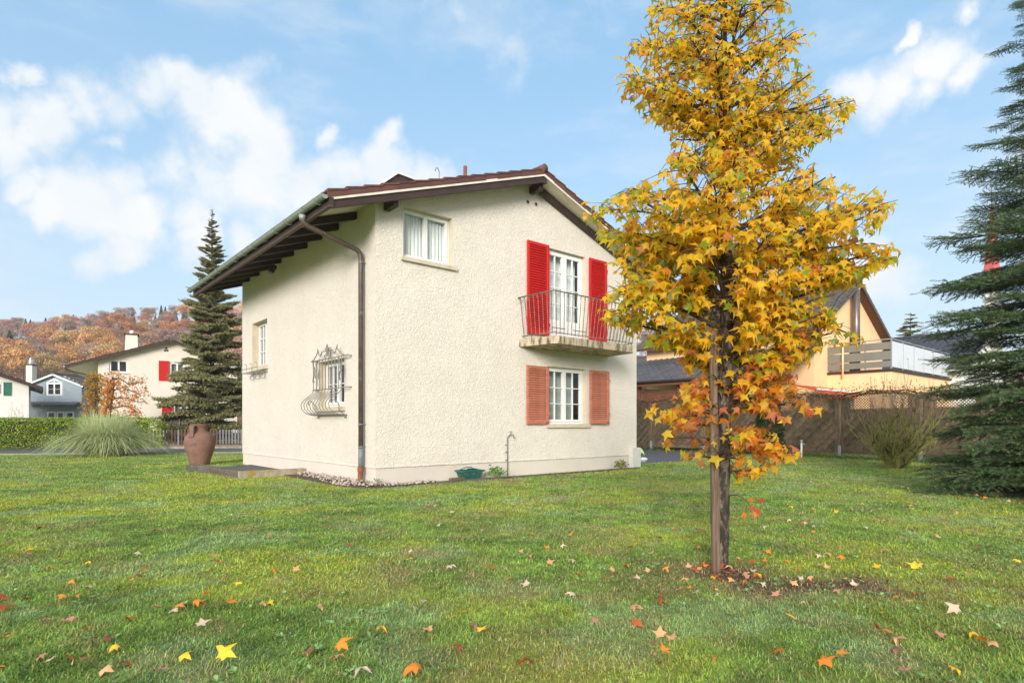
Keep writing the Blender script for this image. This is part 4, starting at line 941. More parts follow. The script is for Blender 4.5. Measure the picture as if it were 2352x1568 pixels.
def bough(seed, nl, nw, step, col, droop, sub=True, wood=True, flat=.18, tipcol=None, dens=1.0):
    """a bough one metre long along +X, side shoots in a flat spray"""
    rnd = random.Random(seed); V = []; Fc = []; C = []; wd = []
    def ax(t): return Vector((t, .03*math.sin(4*t+seed), -droop*t*t*(1-.55*t)+.04*t))
    N_ = 14
    for i in range(N_): shoot_needles(V, Fc, C, ax(i/N_), ax((i+1)/N_), rnd, nl, nw, step*1.1, col, tipcol=tipcol if i > N_-3 else None)
    wd.append([ax(i/8) for i in range(9)])
    ns = int(13*dens)
    for i in range(ns):
        t = .10+.86*i/ns
        for sg in (-1, 1):
            if rnd.random() < .1: continue
            l = (.50*(1-t)**.75+.09)*rnd.uniform(.65, 1.15)*(min(1, .45+t*1.6)); a0 = R(rnd.uniform(42, 62)); b = ax(t)
            d = Vector((math.cos(a0), sg*math.sin(a0), rnd.uniform(-flat, flat*.8))).normalized(); e = b+d*l+Vector((0, 0, -.18*l*l-.06*l)); m = b.lerp(e, .55)+Vector((0, 0, .02))
            shoot_needles(V, Fc, C, b, m, rnd, nl, nw, step, col); shoot_needles(V, Fc, C, m, e, rnd, nl, nw, step, col, tipcol=tipcol); wd.append([b, m, e])
            if sub and l > .16:
                for j in range(int(l/.05)):
                    tt = .18+.78*j/max(1, int(l/.05)); bb = b.lerp(e, tt); s2 = -1 if j % 2 else 1; a2 = a0*sg+s2*R(rnd.uniform(38, 55)); ll = (.24*(1-tt)+.05)*rnd.uniform(.7, 1.2)
                    ee = bb+Vector((math.cos(a2), math.sin(a2), rnd.uniform(-.3, .1))).normalized()*ll; shoot_needles(V, Fc, C, bb, ee, rnd, nl, nw, step, col, tipcol=tipcol)
    me = np_mesh('bough', np.array([tuple(v) for v in V]), np.array(Fc), M['needle'], np.array(C))
    if wood:
        w = MB()
        for k, ch in enumerate(wd): w.tube(ch, [.010*(1-.7*i/(len(ch)-1)) if k == 0 else .0025 for i in range(len(ch))], 4, False)
        base = len(me.vertices)
        bm = bmesh.new(); bm.from_mesh(me); vl = [bm.verts.new(v) for v in w.v]
        for f in w.f:
            fc = bm.faces.new([vl[i] for i in f]); fc.material_index = 1
        cl = bm.verts.layers.float_color.get('tint')
        for v in vl: v[cl] = (.10, .075, .05, 1)
        bm.to_mesh(me); bm.free(); me.materials.append(M['twig'])
    return me
def conifer(root, prof, H, meshes, nw, rnd, z0, trunk_r_, angf, arc=None, per=(5, 7), lv=(.78, 1.08), tilt=.09):
    """whorls of boughs up a trunk; prof(h) gives the reach"""
    T = MB().tube([(0, 0, -.2), (0, 0, H*.5), (0, 0, H)], [trunk_r_, trunk_r_*.55, .01], 10); T.build('trunk', M['bark'], root, smooth=True)
    z = z0; n = 0
    while z < H-.12:
        r = prof(z); k = rnd.randint(*per); a0 = rnd.uniform(0, 6.28)
        for i in range(k):
            a = a0+6.283*i/k+rnd.uniform(-.3, .3)
            if arc and not arc(a, z): continue
            q = Quaternion((0, 0, 1), a)@Quaternion((0, 1, 0), -angf(z)+rnd.uniform(-tilt, tilt))@Quaternion((1, 0, 0), rnd.uniform(-.25, .25))
            L = r*rnd.uniform(*lv); put('bough', rnd.choice(meshes), root, (0, 0, z+rnd.uniform(-.1, .1)), q, (L, L*rnd.uniform(.8, 1.0), L)); n += 1
        z += nw(z)
        if n > 295: break
    return n
FIRC = (.046, .096, .032); FIRT = (.12, .19, .075)
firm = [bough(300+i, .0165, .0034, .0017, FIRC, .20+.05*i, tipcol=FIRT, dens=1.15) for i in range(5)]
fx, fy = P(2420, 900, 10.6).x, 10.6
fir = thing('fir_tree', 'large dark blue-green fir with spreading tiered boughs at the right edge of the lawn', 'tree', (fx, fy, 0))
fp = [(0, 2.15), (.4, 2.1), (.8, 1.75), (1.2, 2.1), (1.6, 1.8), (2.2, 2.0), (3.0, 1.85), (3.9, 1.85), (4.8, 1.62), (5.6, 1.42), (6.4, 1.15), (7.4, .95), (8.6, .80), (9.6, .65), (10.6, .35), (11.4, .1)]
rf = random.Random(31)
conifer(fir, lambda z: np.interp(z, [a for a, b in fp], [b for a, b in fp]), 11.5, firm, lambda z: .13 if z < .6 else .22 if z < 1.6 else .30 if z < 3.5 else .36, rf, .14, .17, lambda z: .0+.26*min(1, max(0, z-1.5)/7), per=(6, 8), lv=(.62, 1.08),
        arc=None)
SPC = (.15, .165, .065); SPT = (.30, .29, .13)
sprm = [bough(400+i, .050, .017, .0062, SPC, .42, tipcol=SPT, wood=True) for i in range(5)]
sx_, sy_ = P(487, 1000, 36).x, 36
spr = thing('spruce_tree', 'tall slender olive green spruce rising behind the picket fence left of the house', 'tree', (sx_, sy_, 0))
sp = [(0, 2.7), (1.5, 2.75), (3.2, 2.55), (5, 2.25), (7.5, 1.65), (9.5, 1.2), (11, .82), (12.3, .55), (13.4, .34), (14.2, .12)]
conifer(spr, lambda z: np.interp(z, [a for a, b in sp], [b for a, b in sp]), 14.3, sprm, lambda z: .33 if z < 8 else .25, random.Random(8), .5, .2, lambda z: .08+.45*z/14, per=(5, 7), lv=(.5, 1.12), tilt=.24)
s2x = P(2091, 800, 62).x
far = thing('spruce_tree', 'small distant spruce top rising behind the slate roof on the right', 'tree', (s2x, 62, 0))
conifer(far, lambda z: min(2.6, .25+(13.2-z)*.42), 13.0, sprm, lambda z: .42, random.Random(9), 3, .2, lambda z: .15, per=(5, 6))
# ------------------------------------------------------------------ leafy cards (hedge, far trees, creepers)
def cards(pts, size, rnd, cols, updir=None, wid=.55):
    n = len(pts); a = rnd.normal(size=(n, 3)); a /= np.linalg.norm(a, axis=1)[:, None]
    if updir is not None: a += updir; a /= np.linalg.norm(a, axis=1)[:, None]
    t = np.cross(a, rnd.normal(size=(n, 3))); t /= np.linalg.norm(t, axis=1)[:, None]; b = np.cross(a, t); s = (size*rnd.uniform(.6, 1.3, n))[:, None]
    V = np.stack([pts-t*s*.5, pts-b*s*.5*wid, pts+t*s*.5, pts+b*s*.5*wid], 1).reshape(-1, 3); Fq = np.arange(n*4).reshape(n, 4)
    return V, Fq, np.repeat(cols, 4, 0)
def pick(rnd, cols, w, n, var=.25):
    c = np.array(cols)[rnd.choice(len(cols), n, p=np.array(w)/np.sum(w))]; return c*rnd.uniform(1-var, 1+var, (n, 1))
# ------------------------------------------------------------------ hedge, ornamental grass
rg = np.random.default_rng(4)
hg = thing('clipped_hedge', 'long clipped evergreen hedge beyond the road on the left', 'hedge', (-22, 29.6, 0))
HA, HB = Vector((-34, 28.9, 0)), P(372, 1030, 31.4); HB.z = 0
hd = (HB-HA).normalized(); hn = Vector((hd.y, -hd.x, 0)); HLen = (HB-HA).length
def hedge_pts(n):
    u = rg.uniform(0, HLen, n); k = rg.uniform(0, 1, n); W, Hh = 1.5, 1.62
    endr = np.clip((HLen-u)/1.4, 0, 1); hh = Hh*(.45+.55*np.sqrt(1-(1-endr)**2))+.07*(fbm(u*1.3, u*0, 3)-.5)
    front = k < .62; top = ~front
    off = np.where(front, 0, (rg.uniform(0, 1, n))*W); z = np.where(front, rg.uniform(.08, 1, n)*hh, hh)
    rnd = np.where(front, np.maximum(0, z/hh-.82)*1.1, 0); off = off+rnd+rg.normal(0, .035, n)+.16*(fbm(u*2.2, z*2.2, 9)-.5); z = z-np.where(top, np.maximum(0, .25-off)*.6, 0)+rg.normal(0, .03, n)
    p = np.array(HA-Vector(hg.location))[None]+np.outer(u, np.array(hd))-np.outer(off, np.array(hn)); p[:, 2] = z; return p
hc = pick(rg, [(.20, .31, .03), (.32, .43, .035), (.10, .18, .02), (.48, .52, .05)], [5, 3, 3, .8], 30000)
V, Fq, Cc = cards(hedge_pts(30000), .085, rg, hc, np.array([0, -.5, .6])); put('foliage', np_mesh('foliage', V, Fq, M['foliage'], Cc), hg)
core = MB(); o = -Vector(hg.location)
q = [HA+o, HB-hd*1.2+o, HB-hd*1.2-hn*1.35+o, HA-hn*1.35+o]; q = [p-hn*.13 for p in q]
M['hedgecore'] = mat('hedge_inner_shade', (.03, .04, .012), (.045, .035, .02), 8, .95)
core.prism([(p.x, p.y, .12) for p in q], (0, 0, 1.36)); core.build('dark_core', M['hedgecore'], hg)  # solid block coloured dark for the shade inside the hedge
og = thing('ornamental_grass', 'large round clump of arching pale green ornamental grass at the lawn edge', 'ornamental grass', tuple(P(247, 1047, 24.9).xy)+(0,))
def fountain(n, Rr, Hh, base):
    th = rg.uniform(0, 2*np.pi, n); e = rg.beta(1.5, 1.2, n); sh_ = np.where(rg.random(n) < .35, rg.uniform(.35, .75, n), 1); L = Hh*rg.uniform(.75, 1.25, n)*1.28*sh_; b0 = base*np.sqrt(rg.uniform(0, 1, n)); tb_ = th+rg.normal(0, .7, n)
    k = 6; t = np.linspace(0, 1, k)[None]; reach = (Rr*e*rg.uniform(.75, 1.15, n)*sh_)[:, None]
    r = reach*(t**1.35); z = L[:, None]*(t-.70*(.25+e[:, None]**1.3*1.15)*t**2.3); z = np.maximum(z, .02)
    cx = (b0*np.cos(tb_))[:, None]+r*np.cos(th)[:, None]; cy = (b0*np.sin(tb_))[:, None]+r*np.sin(th)[:, None]
    w = .009*(1-t**1.6)+.0015; sx = -np.sin(th)[:, None]*w+rg.normal(0, .002, (n, 1)); sy = np.cos(th)[:, None]*w
    A = np.stack([cx-sx, cy-sy, z], 2); B = np.stack([cx+sx, cy+sy, z], 2); V = np.stack([A, B], 2).reshape(-1, 3)
    b = (np.arange(n)*k*2)[:, None]; i = np.arange(k-1)[None]*2; q = b+i
    Fq = np.stack([q, q+1, q+3, q+2], 2).reshape(-1, 4)
    c0 = pick(rg, [(.38, .55, .13), (.50, .62, .25), (.28, .46, .08), (.55, .55, .32)], [4, 3, 2.5, 1.6], n, .2); tp = np.array([.58, .58, .42])
    dead = (rg.random(n) < .10)[:, None]; c0 = np.where(dead, np.array([.34, .22, .09]), c0)
    Ct = c0[:, None]*(1-t[..., None]*.6)+tp*t[..., None]*.6; return V, Fq, np.repeat(Ct, 2, 1).reshape(-1, 3)
V, Fq, Cc = fountain(6500, 2.25, 1.62, .7); put('blades', np_mesh('blades', V, Fq, M['grass'], Cc), og)
# ------------------------------------------------------------------ simple house builder for the neighbours
def gable_house(name, label, org, ang, W, L, eave, apex_h, apex_x=None, over=(1.2, 1.2), yover=(.5, .5), m_wall='cream', m_roof='darktile', wav=.3, crs=12, tiles=True, thick=.16, holes=(), cat='house', soffit='soffit', barge='barge', tilekind='stuff', eave_r=None):
    h = thing(name, label, cat, org, ang); ax = apex_x or W/2; sl = (apex_h-eave)/ax; sr = (apex_h-(eave if eave_r is None else eave_r))/(W-ax)
    zt = lambda x: apex_h-(sl*(ax-x) if x < ax else sr*(x-ax))
    wm = wall_mesh('w', None, g2, (0, W), -.3, zt, holes, (ax,)); wm.quad((0, 0, -.3), (0, L, -.3), (0, L, eave), (0, 0, eave)); wm.quad((W, 0, -.3), (W, L, -.3), (W, L, zt(W)), (W, 0, zt(W)))
    wm.add([(0, L, -.3), (W, L, -.3), (W, L, zt(W)), (ax, L, apex_h), (0, L, eave)], [(0, 1, 2, 3, 4)])
    for q in holes: reveal(wm, g3, q, .15)
    wm.build('wall', M[m_wall], h)
    rf = MB()
    for x0, x1 in ((-over[0], ax), (W+over[1], ax)):
        rf.prism([(x0, -yover[0], zt(x0)), (x1, -yover[0], zt(x1)), (x1, -yover[0], zt(x1)+thick*.6), (x0, -yover[0], zt(x0)+thick*.6)], (0, L+sum(yover), 0))
    r = rf.build('roof', M[soffit], h)
    bg = MB()
    for x0, x1 in ((-over[0]-.02, ax), (W+over[1]+.02, ax)):
        bg.prism([(x0, -yover[0]-.04, zt(x0)-.06), (x1, -yover[0]-.04, zt(x1)-.06), (x1, -yover[0]-.04, zt(x1)+thick*.75), (x0, -yover[0]-.04, zt(x0)+thick*.75)], (0, .037, 0))
    bg.build('barge_board', M[barge], r)
    if tiles:
        tb = MB()
        for x0, x1, sg in ((-over[0]-.05, ax, 1), (W+over[1]+.05, ax, -1)):
            for i in range(crs):
                a = x0+(x1-x0)*i/crs; b = x0+(x1-x0)*(i+1.08)/crs
                cover_course(tb, (lambda x: x), a, b, zt(a)+thick*.7, (zt(b) if i < crs-1 else apex_h)+thick*.7, -yover[0]-.03, L+yover[1], wav, wav*.075)
        tb.tube([(ax, -yover[0]-.05, apex_h+thick*.85), (ax, L+yover[1], apex_h+thick*.85)], .11, 8)
        t = tb.build('roof_tiles', M[m_roof], r); t['kind'] = tilekind
    return h, r, zt
def on_gable(org, ang, px, py, off=0):
    """gable-plane coordinates of a pixel"""
    k = (px-CXP)/FPX; c, s = math.cos(ang), math.sin(ang); ox, oy_ = org[0]-s*off, org[1]+c*off; t = (k*oy_-ox)/(c-k*s); Y = oy_+t*s; return t, EYE+(HYP-py)*Y/FPX
# twin house with red shutters
CA = R(30); CO = tuple(P(225, 975, 40).xy)+(0,)
def cg(px, py): return on_gable(CO, CA, px, py)
xa, za = cg(250.5, 855); xb, zb = cg(294, 827); W1 = (xa, xb, za, zb)
xc, zc = cg(389.5, 874); xd, zd = cg(424, 833); W2 = (xc, xd, zc, zd)
xe, ze = cg(398, 968); xf, zf = cg(432, 923); W3 = (xe, xf, ze, zf)
cream, creamr, czt = gable_house('neighbour_house', 'cream gabled house with red shutters beyond the hedge on the left', CO, CA, 8.5, 9.5, 5.62, 7.12, over=(1.7, 1.3), holes=(W1, W2, W3), crs=15, soffit='soffit')
for w in (W1, W2, W3): window(cream, g3, w, .10, 1, 1, fw=.06, mull=.05, curtain='drape' if w is not W1 else None, cd=.2, sill=(w[0]-.1, w[1]+.1, w[2]-.09, w[2]-.003, .05))
rmx = MB(); rmx.box(.3, .5, .2, 8.2, 9, 5.5); rmx.build('dark_room_block', M['dark'], cream)
def plain_shutter(parent, fn, p0, p1, m, y=-.05):
    (x0, z0), (x1, z1) = fn(*p0), fn(*p1); s = MB(); s.bbox(x0, y, z0, x1, y+.04, z1); o = s.build('shutter', m, parent)
    f = MB(); b = .07
    f.box(x0, y-.012, z0, x0+b, y-.002, z1); f.box(x1-b, y-.012, z0, x1, y-.002, z1); f.box(x0+b, y-.012, z1-b, x1-b, y-.002, z1); f.box(x0+b, y-.012, z0, x1-b, y-.002, z0+b); f.build('frame', m, o)
    n = int((z1-z0)/.09); sl = MB()
    for i in range(n): sl.prism([(x0+b, y-.002, z0+b+(i+.1)*.085), (x0+b, y-.010, z0+b+(i+.1)*.085), (x0+b, y-.002, z0+b+(i+.8)*.085)], (x1-x0-2*b, 0, 0)) if z0+b+(i+1)*.085 < z1-b else None
    t = sl.build('slats', m, o); t['kind'] = 'stuff'; return o
plain_shutter(cream, cg, (364.6, 874), (388, 829), M['red']); plain_shutter(cream, cg, (372, 966), (397, 922), M['red'])
for px, py in ((379, 805), (384.5, 805), (382, 800)):
    x, z = cg(px, py); MB().tube([(x, -.004, z), (x, .02, z)], .075, 12).build('vent_hole', M['dark'], cream)
def chimney(parent, x0, x1, y0, y1, z0, z1, m, taper=.06, pot=True):
    c = MB(); c.add([(x0-taper, y0-taper, z0), (x1+taper, y0-taper, z0), (x1+taper, y1+taper, z0), (x0-taper, y1+taper, z0), (x0, y0, z1), (x1, y0, z1), (x1, y1, z1), (x0, y1, z1)], ((0,3,2,1),(4,5,6,7),(0,1,5,4),(1,2,6,5),(2,3,7,6),(3,0,4,7)))
    o = c.build('chimney', M[m], parent); MB().bbox(x0-.10, y0-.10, z1+.002, x1+.10, y1+.10, z1+.09, .02).build('chimney_cap', M['barge'], o)
    if pot: k = MB().tube([((x0+x1)/2, (y0+y1)/2, z1+.09), ((x0+x1)/2, (y0+y1)/2, z1+.38)], .14, 10); k.build('chimney_pot', M['offwhite'], o, smooth=True)
    return o
k = on_gable(CO, CA, 289, 769, 4.5); k2 = on_gable(CO, CA, 316, 769, 4.5)
chimney(creamr, k[0], k2[0], 4.2, 5.2, czt(k[0])-.1, k[1], 'cream', .08)
gm = MB()
ge = -1.75; gm.tube([(ge, -.55, czt(-1.7)+.02), (ge, 10, czt(-1.7)+.02)], .08, 8); gm.build('gutter', M['gutter'], cream, smooth=True)
MB().tube(bend([(ge, -.3, czt(-1.7)), (ge, -.3, czt(-1.7)-.15), (-.12, -.1, 4.5), (-.12, -.1, 0)], .12), .05, 8).build('downpipe', M['pipe'], cream, smooth=True)
# blue boarded house
BO = tuple(P(66, 975, 55).xy)+(0,); BA = R(2)
def bgp(px, py): return on_gable(BO, BA, px, py)
wl, wb = bgp(107, 909); wr, wt = bgp(143, 878); xap, zap = bgp(126, 856); xe_, ze_ = bgp(187, 884); w4 = [bgp(a, 962)[0] for a in (108, 128, 130, 148, 150, 170)]; wz = bgp(120, 945)[1]
hs = [(wl, wr, wb, wt)]+[(w4[i], w4[i+1], 1.0, wz) for i in (0, 2, 4)]
blue, bluer, bzt = gable_house('neighbour_house', 'small pale blue boarded house with white peaked gable window far left', BO, BA, xe_+.05, 6, ze_-.05, zap-.2, over=(.3, .3), yover=(.35, .3), m_wall='bluewood', wav=.3, crs=7, holes=hs, barge='frost', thick=.14)
sd = MB(); n = 34
for i in range(n):
    z0 = .3+i*(zap-.6)/n; a = max(0.0, (z0-ze_)/((zap-ze_)/(xap)) if z0 > ze_ else 0); x0, x1 = a+.02, (xe_+.05)-a-.02
    spans = [(x0, x1)]
    for h in hs:
        if h[2]-.1 < z0 < h[3]+(.8 if h is hs[0] else .05): spans = [s for A, B in spans for s in ((A, min(B, h[0]-.08)), (max(A, h[1]+.08), B)) if s[1]-s[0] > .02]
    for A, B in spans: sd.prism([(A, -.001, z0), (A, -.035, z0), (A, -.006, z0+(zap-.6)/n)], (B-A, 0, 0))
t = sd.build('siding', M['bluewood'], blue); t['kind'] = 'stuff'
w = window(blue, g3, hs[0], .03, 1, 2, fw=.10, mull=.06, curtain=None)
pk = MB(); xm = (wl+wr)/2
zp = bgp(126, 869)[1]
pk.prism([(wl, -.03, wt), (xm, -.03, zp), (wr, -.03, wt), (wr-.12, -.03, wt), (xm, -.03, zp-.16), (wl+.12, -.03, wt)], (0, .05, 0)); pk.box(xm-.05, -.03, wt, xm+.05, .02, zp-.15); pk.build('peaked_frame', M['white'], w)
MB().prism([(wl+.1, -.005, wt), (wr-.1, -.005, wt), (xm, -.005, zp-.12)], (0, .004, 0)).build('pane', M['glass'], w)
MB().prism([(wl+.1, .001, wt), (wr-.1, .001, wt), (xm, .001, zp-.12)], (0, .004, 0)).build('backing', M['dark'], w)
for h in hs[1:]: window(blue, g3, h, .03, 1, 1, fw=.07, mull=.05, curtain=None, sashes=1)
MB().box(.3, .3, 0, xe_-.3, 5.5, ze_-.1).build('dark_room_block', M['dark'], blue)
zc_ = bgp(120, 931)[1]; MB().prism([(.05, -.01, zc_+.25), (xe_, -.01, zc_+.25), (xe_, -1.0, zc_), (.05, -1.0, zc_)], (0, 0, .10)).build('canopy_roof', M['bluetile'], blue)
kx0, kx1 = on_gable(BO, BA, 65, 840, 3)[0], on_gable(BO, BA, 79, 840, 3)[0]; kz = on_gable(BO, BA, 72, 839, 3)[1]
co = chimney(bluer, kx0, kx1, 2.7, 3.3, bzt(max(kx0, .1))-.4, kz, 'cream', .0, False); kxm = (kx0+kx1)/2
cw = MB()
for i in range(4): cw.lathe([(.26-.02*i, 0), (.30-.03*i, .05), (.24-.02*i, .11)], 12, (kxm, 3, kz+.12+i*.12))
cw.lathe([(.12, 0), (.26, .02), (.0, .12)], 12, (kxm, 3, kz+.62)); cw.build('chimney_cowl', M['shiny'], co, smooth=True)
# white house with green shutters
WO = tuple(P(-150, 975, 41.8).xy)+(0,); WA = R(38)
def wg(px, py): return on_gable(WO, WA, px, py)
ww = wg(66, 900)[0]; z97 = wg(97, 887); zr0 = wg(0, 855)
slp = (zr0[1]-z97[1])/(z97[0]-zr0[0]); wq = (wg(-12, 908)[0], wg(7, 908)[0], wg(0, 908)[1], wg(0, 878)[1]); axp = wg(-100, 900)[0]
ez = z97[1]-.28+slp*(z97[0]-ww); aph = ez+slp*(ww-axp)
white, whiter, wzt = gable_house('neighbour_house', 'white plastered house with green shutters at the far left edge', WO, WA, ww, 8, aph-slp*axp, aph, apex_x=axp, over=(1, z97[0]-ww), yover=(.7, .3), m_wall='offwhite', holes=(wq,), eave_r=ez, crs=14, soffit='barge', thick=.25)
window(white, g3, wq, .08, 1, 1, fw=.08, mull=.05, curtain='drape', sashes=2)
plain_shutter(white, wg, (8, 908), (25.5, 878), M['greenpaint']); plain_shutter(white, wg, (-2, 985), (20, 960), M['greenpaint'])
# ------------------------------------------------------------------ picket fence on a low wall, iron fence behind
FY0, FY1 = P(330, 1000, 31.6), P(640, 1000, 34.2); FY0.z = FY1.z = 0
fd = (FY1-FY0).normalized(); fl_ = (FY1-FY0).length; fa = math.atan2(fd.y, fd.x)
lw = thing('low_wall', 'low grey wall with terracotta coping under the picket fence', 'wall', FY0, fa)
MB().bbox(0, -.10, -.1, fl_, .10, .14).build('base', M['concrete'], lw)
M['coping'] = mat('terracotta_coping', (.34, .19, .135), (.27, .15, .11), 5, .85)
cpm = MB().bbox(0, -.14, .142, .58, .14, .20, .012).mesh('coping', M['coping'])
for i in range(int(fl_/.6)): put('coping', cpm, lw, (i*.6, 0, 0))
pf = thing('picket_fence', 'weathered brown and grey picket fence beyond the road behind the clay urn', 'fence', (FY0.x, FY0.y, .20), fa)
r_ = MB(); r_.box(0, .02, .14, fl_, .06, .20); r_.box(0, .02, .60, fl_, .06, .66); r_.build('rail', M['fence'], pf)
M['greypicket'] = mat('grey_picket', (.20, .20, .22), (.15, .15, .165), 7, .85, rand=.4); M['brownpicket'] = mat('brown_picket', (.13, .075, .055), (.095, .055, .042), 7, .85, rand=.5)
pk1 = MB().prism([(-.045, -.012, .03), (.045, -.012, .03), (.045, -.012, .80), (0, -.012, .86), (-.045, -.012, .80)], (0, .024, 0)).mesh('picket', M['brownpicket'])
pk2 = MB().prism([(-.045, -.012, .03), (.045, -.012, .03), (.045, -.012, .80), (0, -.012, .86), (-.045, -.012, .80)], (0, .024, 0)).mesh('picket', M['greypicket'])
rp2 = random.Random(2)
for i in range(int(fl_/.155)): put('picket', pk2 if (i > 22 or rp2.random() < .3) else pk1, pf, (.06+i*.155, 0, rp2.uniform(-.01, .01)))
iff = thing('iron_gate', 'thin grey iron gate with upright bars behind the picket fence', 'gate', P(383, 1000, 34.5).xy.to_3d(), R(6))
g = MB(); g.tube([(0, 0, 1.42), (1.6, 0, 1.42)], .012, 4); g.tube([(0, 0, .3), (1.6, 0, .3)], .012, 4); g.build('rail', M['iron'], iff)
ib = MB().tube([(0, 0, .2), (0, 0, 1.48)], .009, 4).mesh('bar', M['iron'])
for i in range(12): put('bar', ib, iff, (.07+i*.135, 0, 0))
MB().tube([(.72, -.05, 0), (.72, -.05, 1.65)], .032, 8).build('post', M['iron'], iff)
# ------------------------------------------------------------------ espalier fruit trees and bare shrubs
def branch(mb, p, d, L, r, rnd, depth, spread=.5, up=.15, ends=None, nmin=2, nmax=4, shrink=.72, seg=3, sides=4):
    pts = [p]; q = p; dd = d.copy()
    for i in range(seg):
        dd = (dd+Vector((rnd.gauss(0, .12), rnd.gauss(0, .12), rnd.gauss(0, .08)+up*.3))).normalized(); q = q+dd*(L/seg); pts.append(q)
    mb.tube(pts, [r*(1-.45*i/seg) for i in range(seg+1)], sides if r > .006 else 3, False)
    if depth == 0:
        if ends is not None: ends.append(q)
        return
    for i in range(rnd.randint(nmin, nmax)):
        t = rnd.uniform(.35, 1) if i else 1; k = min(seg, max(1, int(t*seg))); b = pts[k]
        nd = (dd+Vector((rnd.gauss(0, spread), rnd.gauss(0, spread), rnd.gauss(0, spread*.6)+up))).normalized(); branch(mb, b, nd, L*rnd.uniform(shrink-.12, shrink+.1), r*.55, rnd, depth-1, spread, up, ends, nmin, nmax, shrink, seg, sides)
def espalier(label, base, Hh, arms, wl_, wr_, seed, lean, cols, wts):
    rnd = random.Random(seed); t = thing('espalier_tree', label, 'tree', base, 0, 'trained fruit trees before the cream house'); w = MB(); pts = []
    tr = [Vector((lean*math.sin(i*.9)*.15+lean*i/10, 0, Hh*i/10)) for i in range(11)]; w.tube([Vector((0, 0, -.1))]+tr, [.10]+[.095*(1-.065*i) for i in range(11)], 8)
    for i in range(arms):
        z = .35+(Hh-.4)*i/(arms-1); c = tr[min(10, int(z/Hh*10))]
        for sg, ln in ((-1, wl_), (1, wr_)):
            L = ln*rnd.uniform(.7, 1.05); a = [Vector((c.x+sg*L*j/6, rnd.uniform(-.08, .08)+.04*j, z+.10*math.sin(j*1.1+i)+rnd.uniform(-.06, .06)-.03*j)) for j in range(7)]; w.tube(a, [.045-.005*j for j in range(7)], 5, False)
            for j in range(1, 7):
                for q in range(5):
                    e = a[j]+Vector((rnd.gauss(0, .16), rnd.gauss(0, .12), rnd.uniform(-.12, .40))); w.tube([a[j], e], [.010, .004], 3, False)
                    pts += [tuple(e+Vector((rnd.gauss(0, .10), rnd.gauss(0, .08), rnd.gauss(0, .08)))) for _ in range(7)]
    w.build('branches', M['twig'], t); t['label'] = label
    P_ = np.array(pts); c = pick(rg, cols, wts, len(P_), .2); V, Fq, Cc = cards(P_, .13, rg, c, None, .6); put('foliage', np_mesh('foliage', V, Fq, M['leaf'], Cc), t)
ep = P(247, 975, 35); espalier('trained fruit tree with dark tiered arms and orange leaves before the cream house', (ep.x, ep.y, 0), 3.95, 8, .55, 1.75, 3, .35, [PAL['O'], PAL['o'], (.62, .30, .03), (.35, .26, .04)], [4, 4, 3, 1])
ep = P(217, 975, 35.6); espalier('narrow trained fruit tree with yellow leaves at the corner of the cream house', (ep.x, ep.y, 0), 4.0, 7, .75, .30, 5, .05, [(.62, .36, .05), (.45, .30, .05), (.30, .26, .05), PAL['o']], [4, 4, 2, 1])
M['mossbark'] = mat('mossy_bark', (.26, .25, .07), (.32, .30, .10), 12, .95, .4, 60, .004, c3=(.05, .036, .026), s3=5, t3=(.5, .65))
M['redtwig'] = mat('reddish_twigs', (.32, .20, .15), (.24, .155, .12), 10, .9)
bs = thing('bare_shrub', 'leafless mossy multi-stemmed shrub in front of the wooden fence', 'shrub', G(2058, 1076)); rb = random.Random(12)
stems = MB(); ends = []
for i in range(34):
    a = rb.uniform(0, 6.28); k = rb.uniform(.10, 1.05); d = Vector((math.cos(a)*k, math.sin(a)*k, 1)).normalized(); b = Vector((math.cos(a)*rb.uniform(.02, .15), math.sin(a)*rb.uniform(.02, .15), -.05))
    branch(stems, b, d, rb.uniform(.85, 1.25), rb.uniform(.024, .046), rb, 2, .40, .14, ends, 3, 4, .64, 3, 5)
stems.tube([(0, 0, -.1), (.02, 0, .25), (0, .02, .55)], [.17, .14, .09], 8)
tag(stems.build('stems', M['mossbark'], bs), kind='stuff')
tw = MB()
for e in ends:
    if e.z < 1.35: continue
    for j in range(2):
        d = (Vector((e.x*.22, e.y*.22, 1))+Vector((rb.gauss(0, .16), rb.gauss(0, .16), 0))).normalized(); L = rb.uniform(.35, .85)*(1.0 if e.z > 1.5 else .5); m = e+d*L*.5+Vector((rb.gauss(0, .03), rb.gauss(0, .03), 0)); tw.tube([e, m, e+d*L], [.006, .0045, .0025], 3, False)
        if rb.random() < .25: tw.blob(e+d*L, .016, 1)
tag(tw.build('twigs', M['redtwig'], bs), kind='stuff')
for (px, py, Y, lab, n, hh, sd_) in ((52, 975, 33.5, 'bare pink-twigged shrub behind the hedge before the white house', 14, 1.05, 3), (118, 975, 33.8, 'low bare shrub with a few russet leaves behind the hedge before the blue house', 12, .85, 4)):
    rr_ = random.Random(sd_); p = P(px, py, Y); s_ = thing('bare_shrub', lab, 'shrub', (p.x, p.y, 0)); m = MB(); en = []
    for i in range(n):
        a = rr_.uniform(0, 6.28); k = rr_.uniform(.3, 1.0); branch(m, Vector((0, 0, 0)), Vector((math.cos(a)*k, math.sin(a)*k, 1)).normalized(), hh*rr_.uniform(.9, 1.25), .016, rr_, 2, .35, .1, en, 2, 4, .7)
    tag(m.build('twigs', M['redtwig'], s_), kind='stuff')
    pts = np.array([tuple(e) for e in en]); V, Fq, Cc = cards(pts, .075, rg, pick(rg, [(.55, .22, .10), (.5, .18, .08)], [1, 1], len(pts)), None, .6); put('foliage', np_mesh('foliage', V, Fq, M['leaf'], Cc), s_)
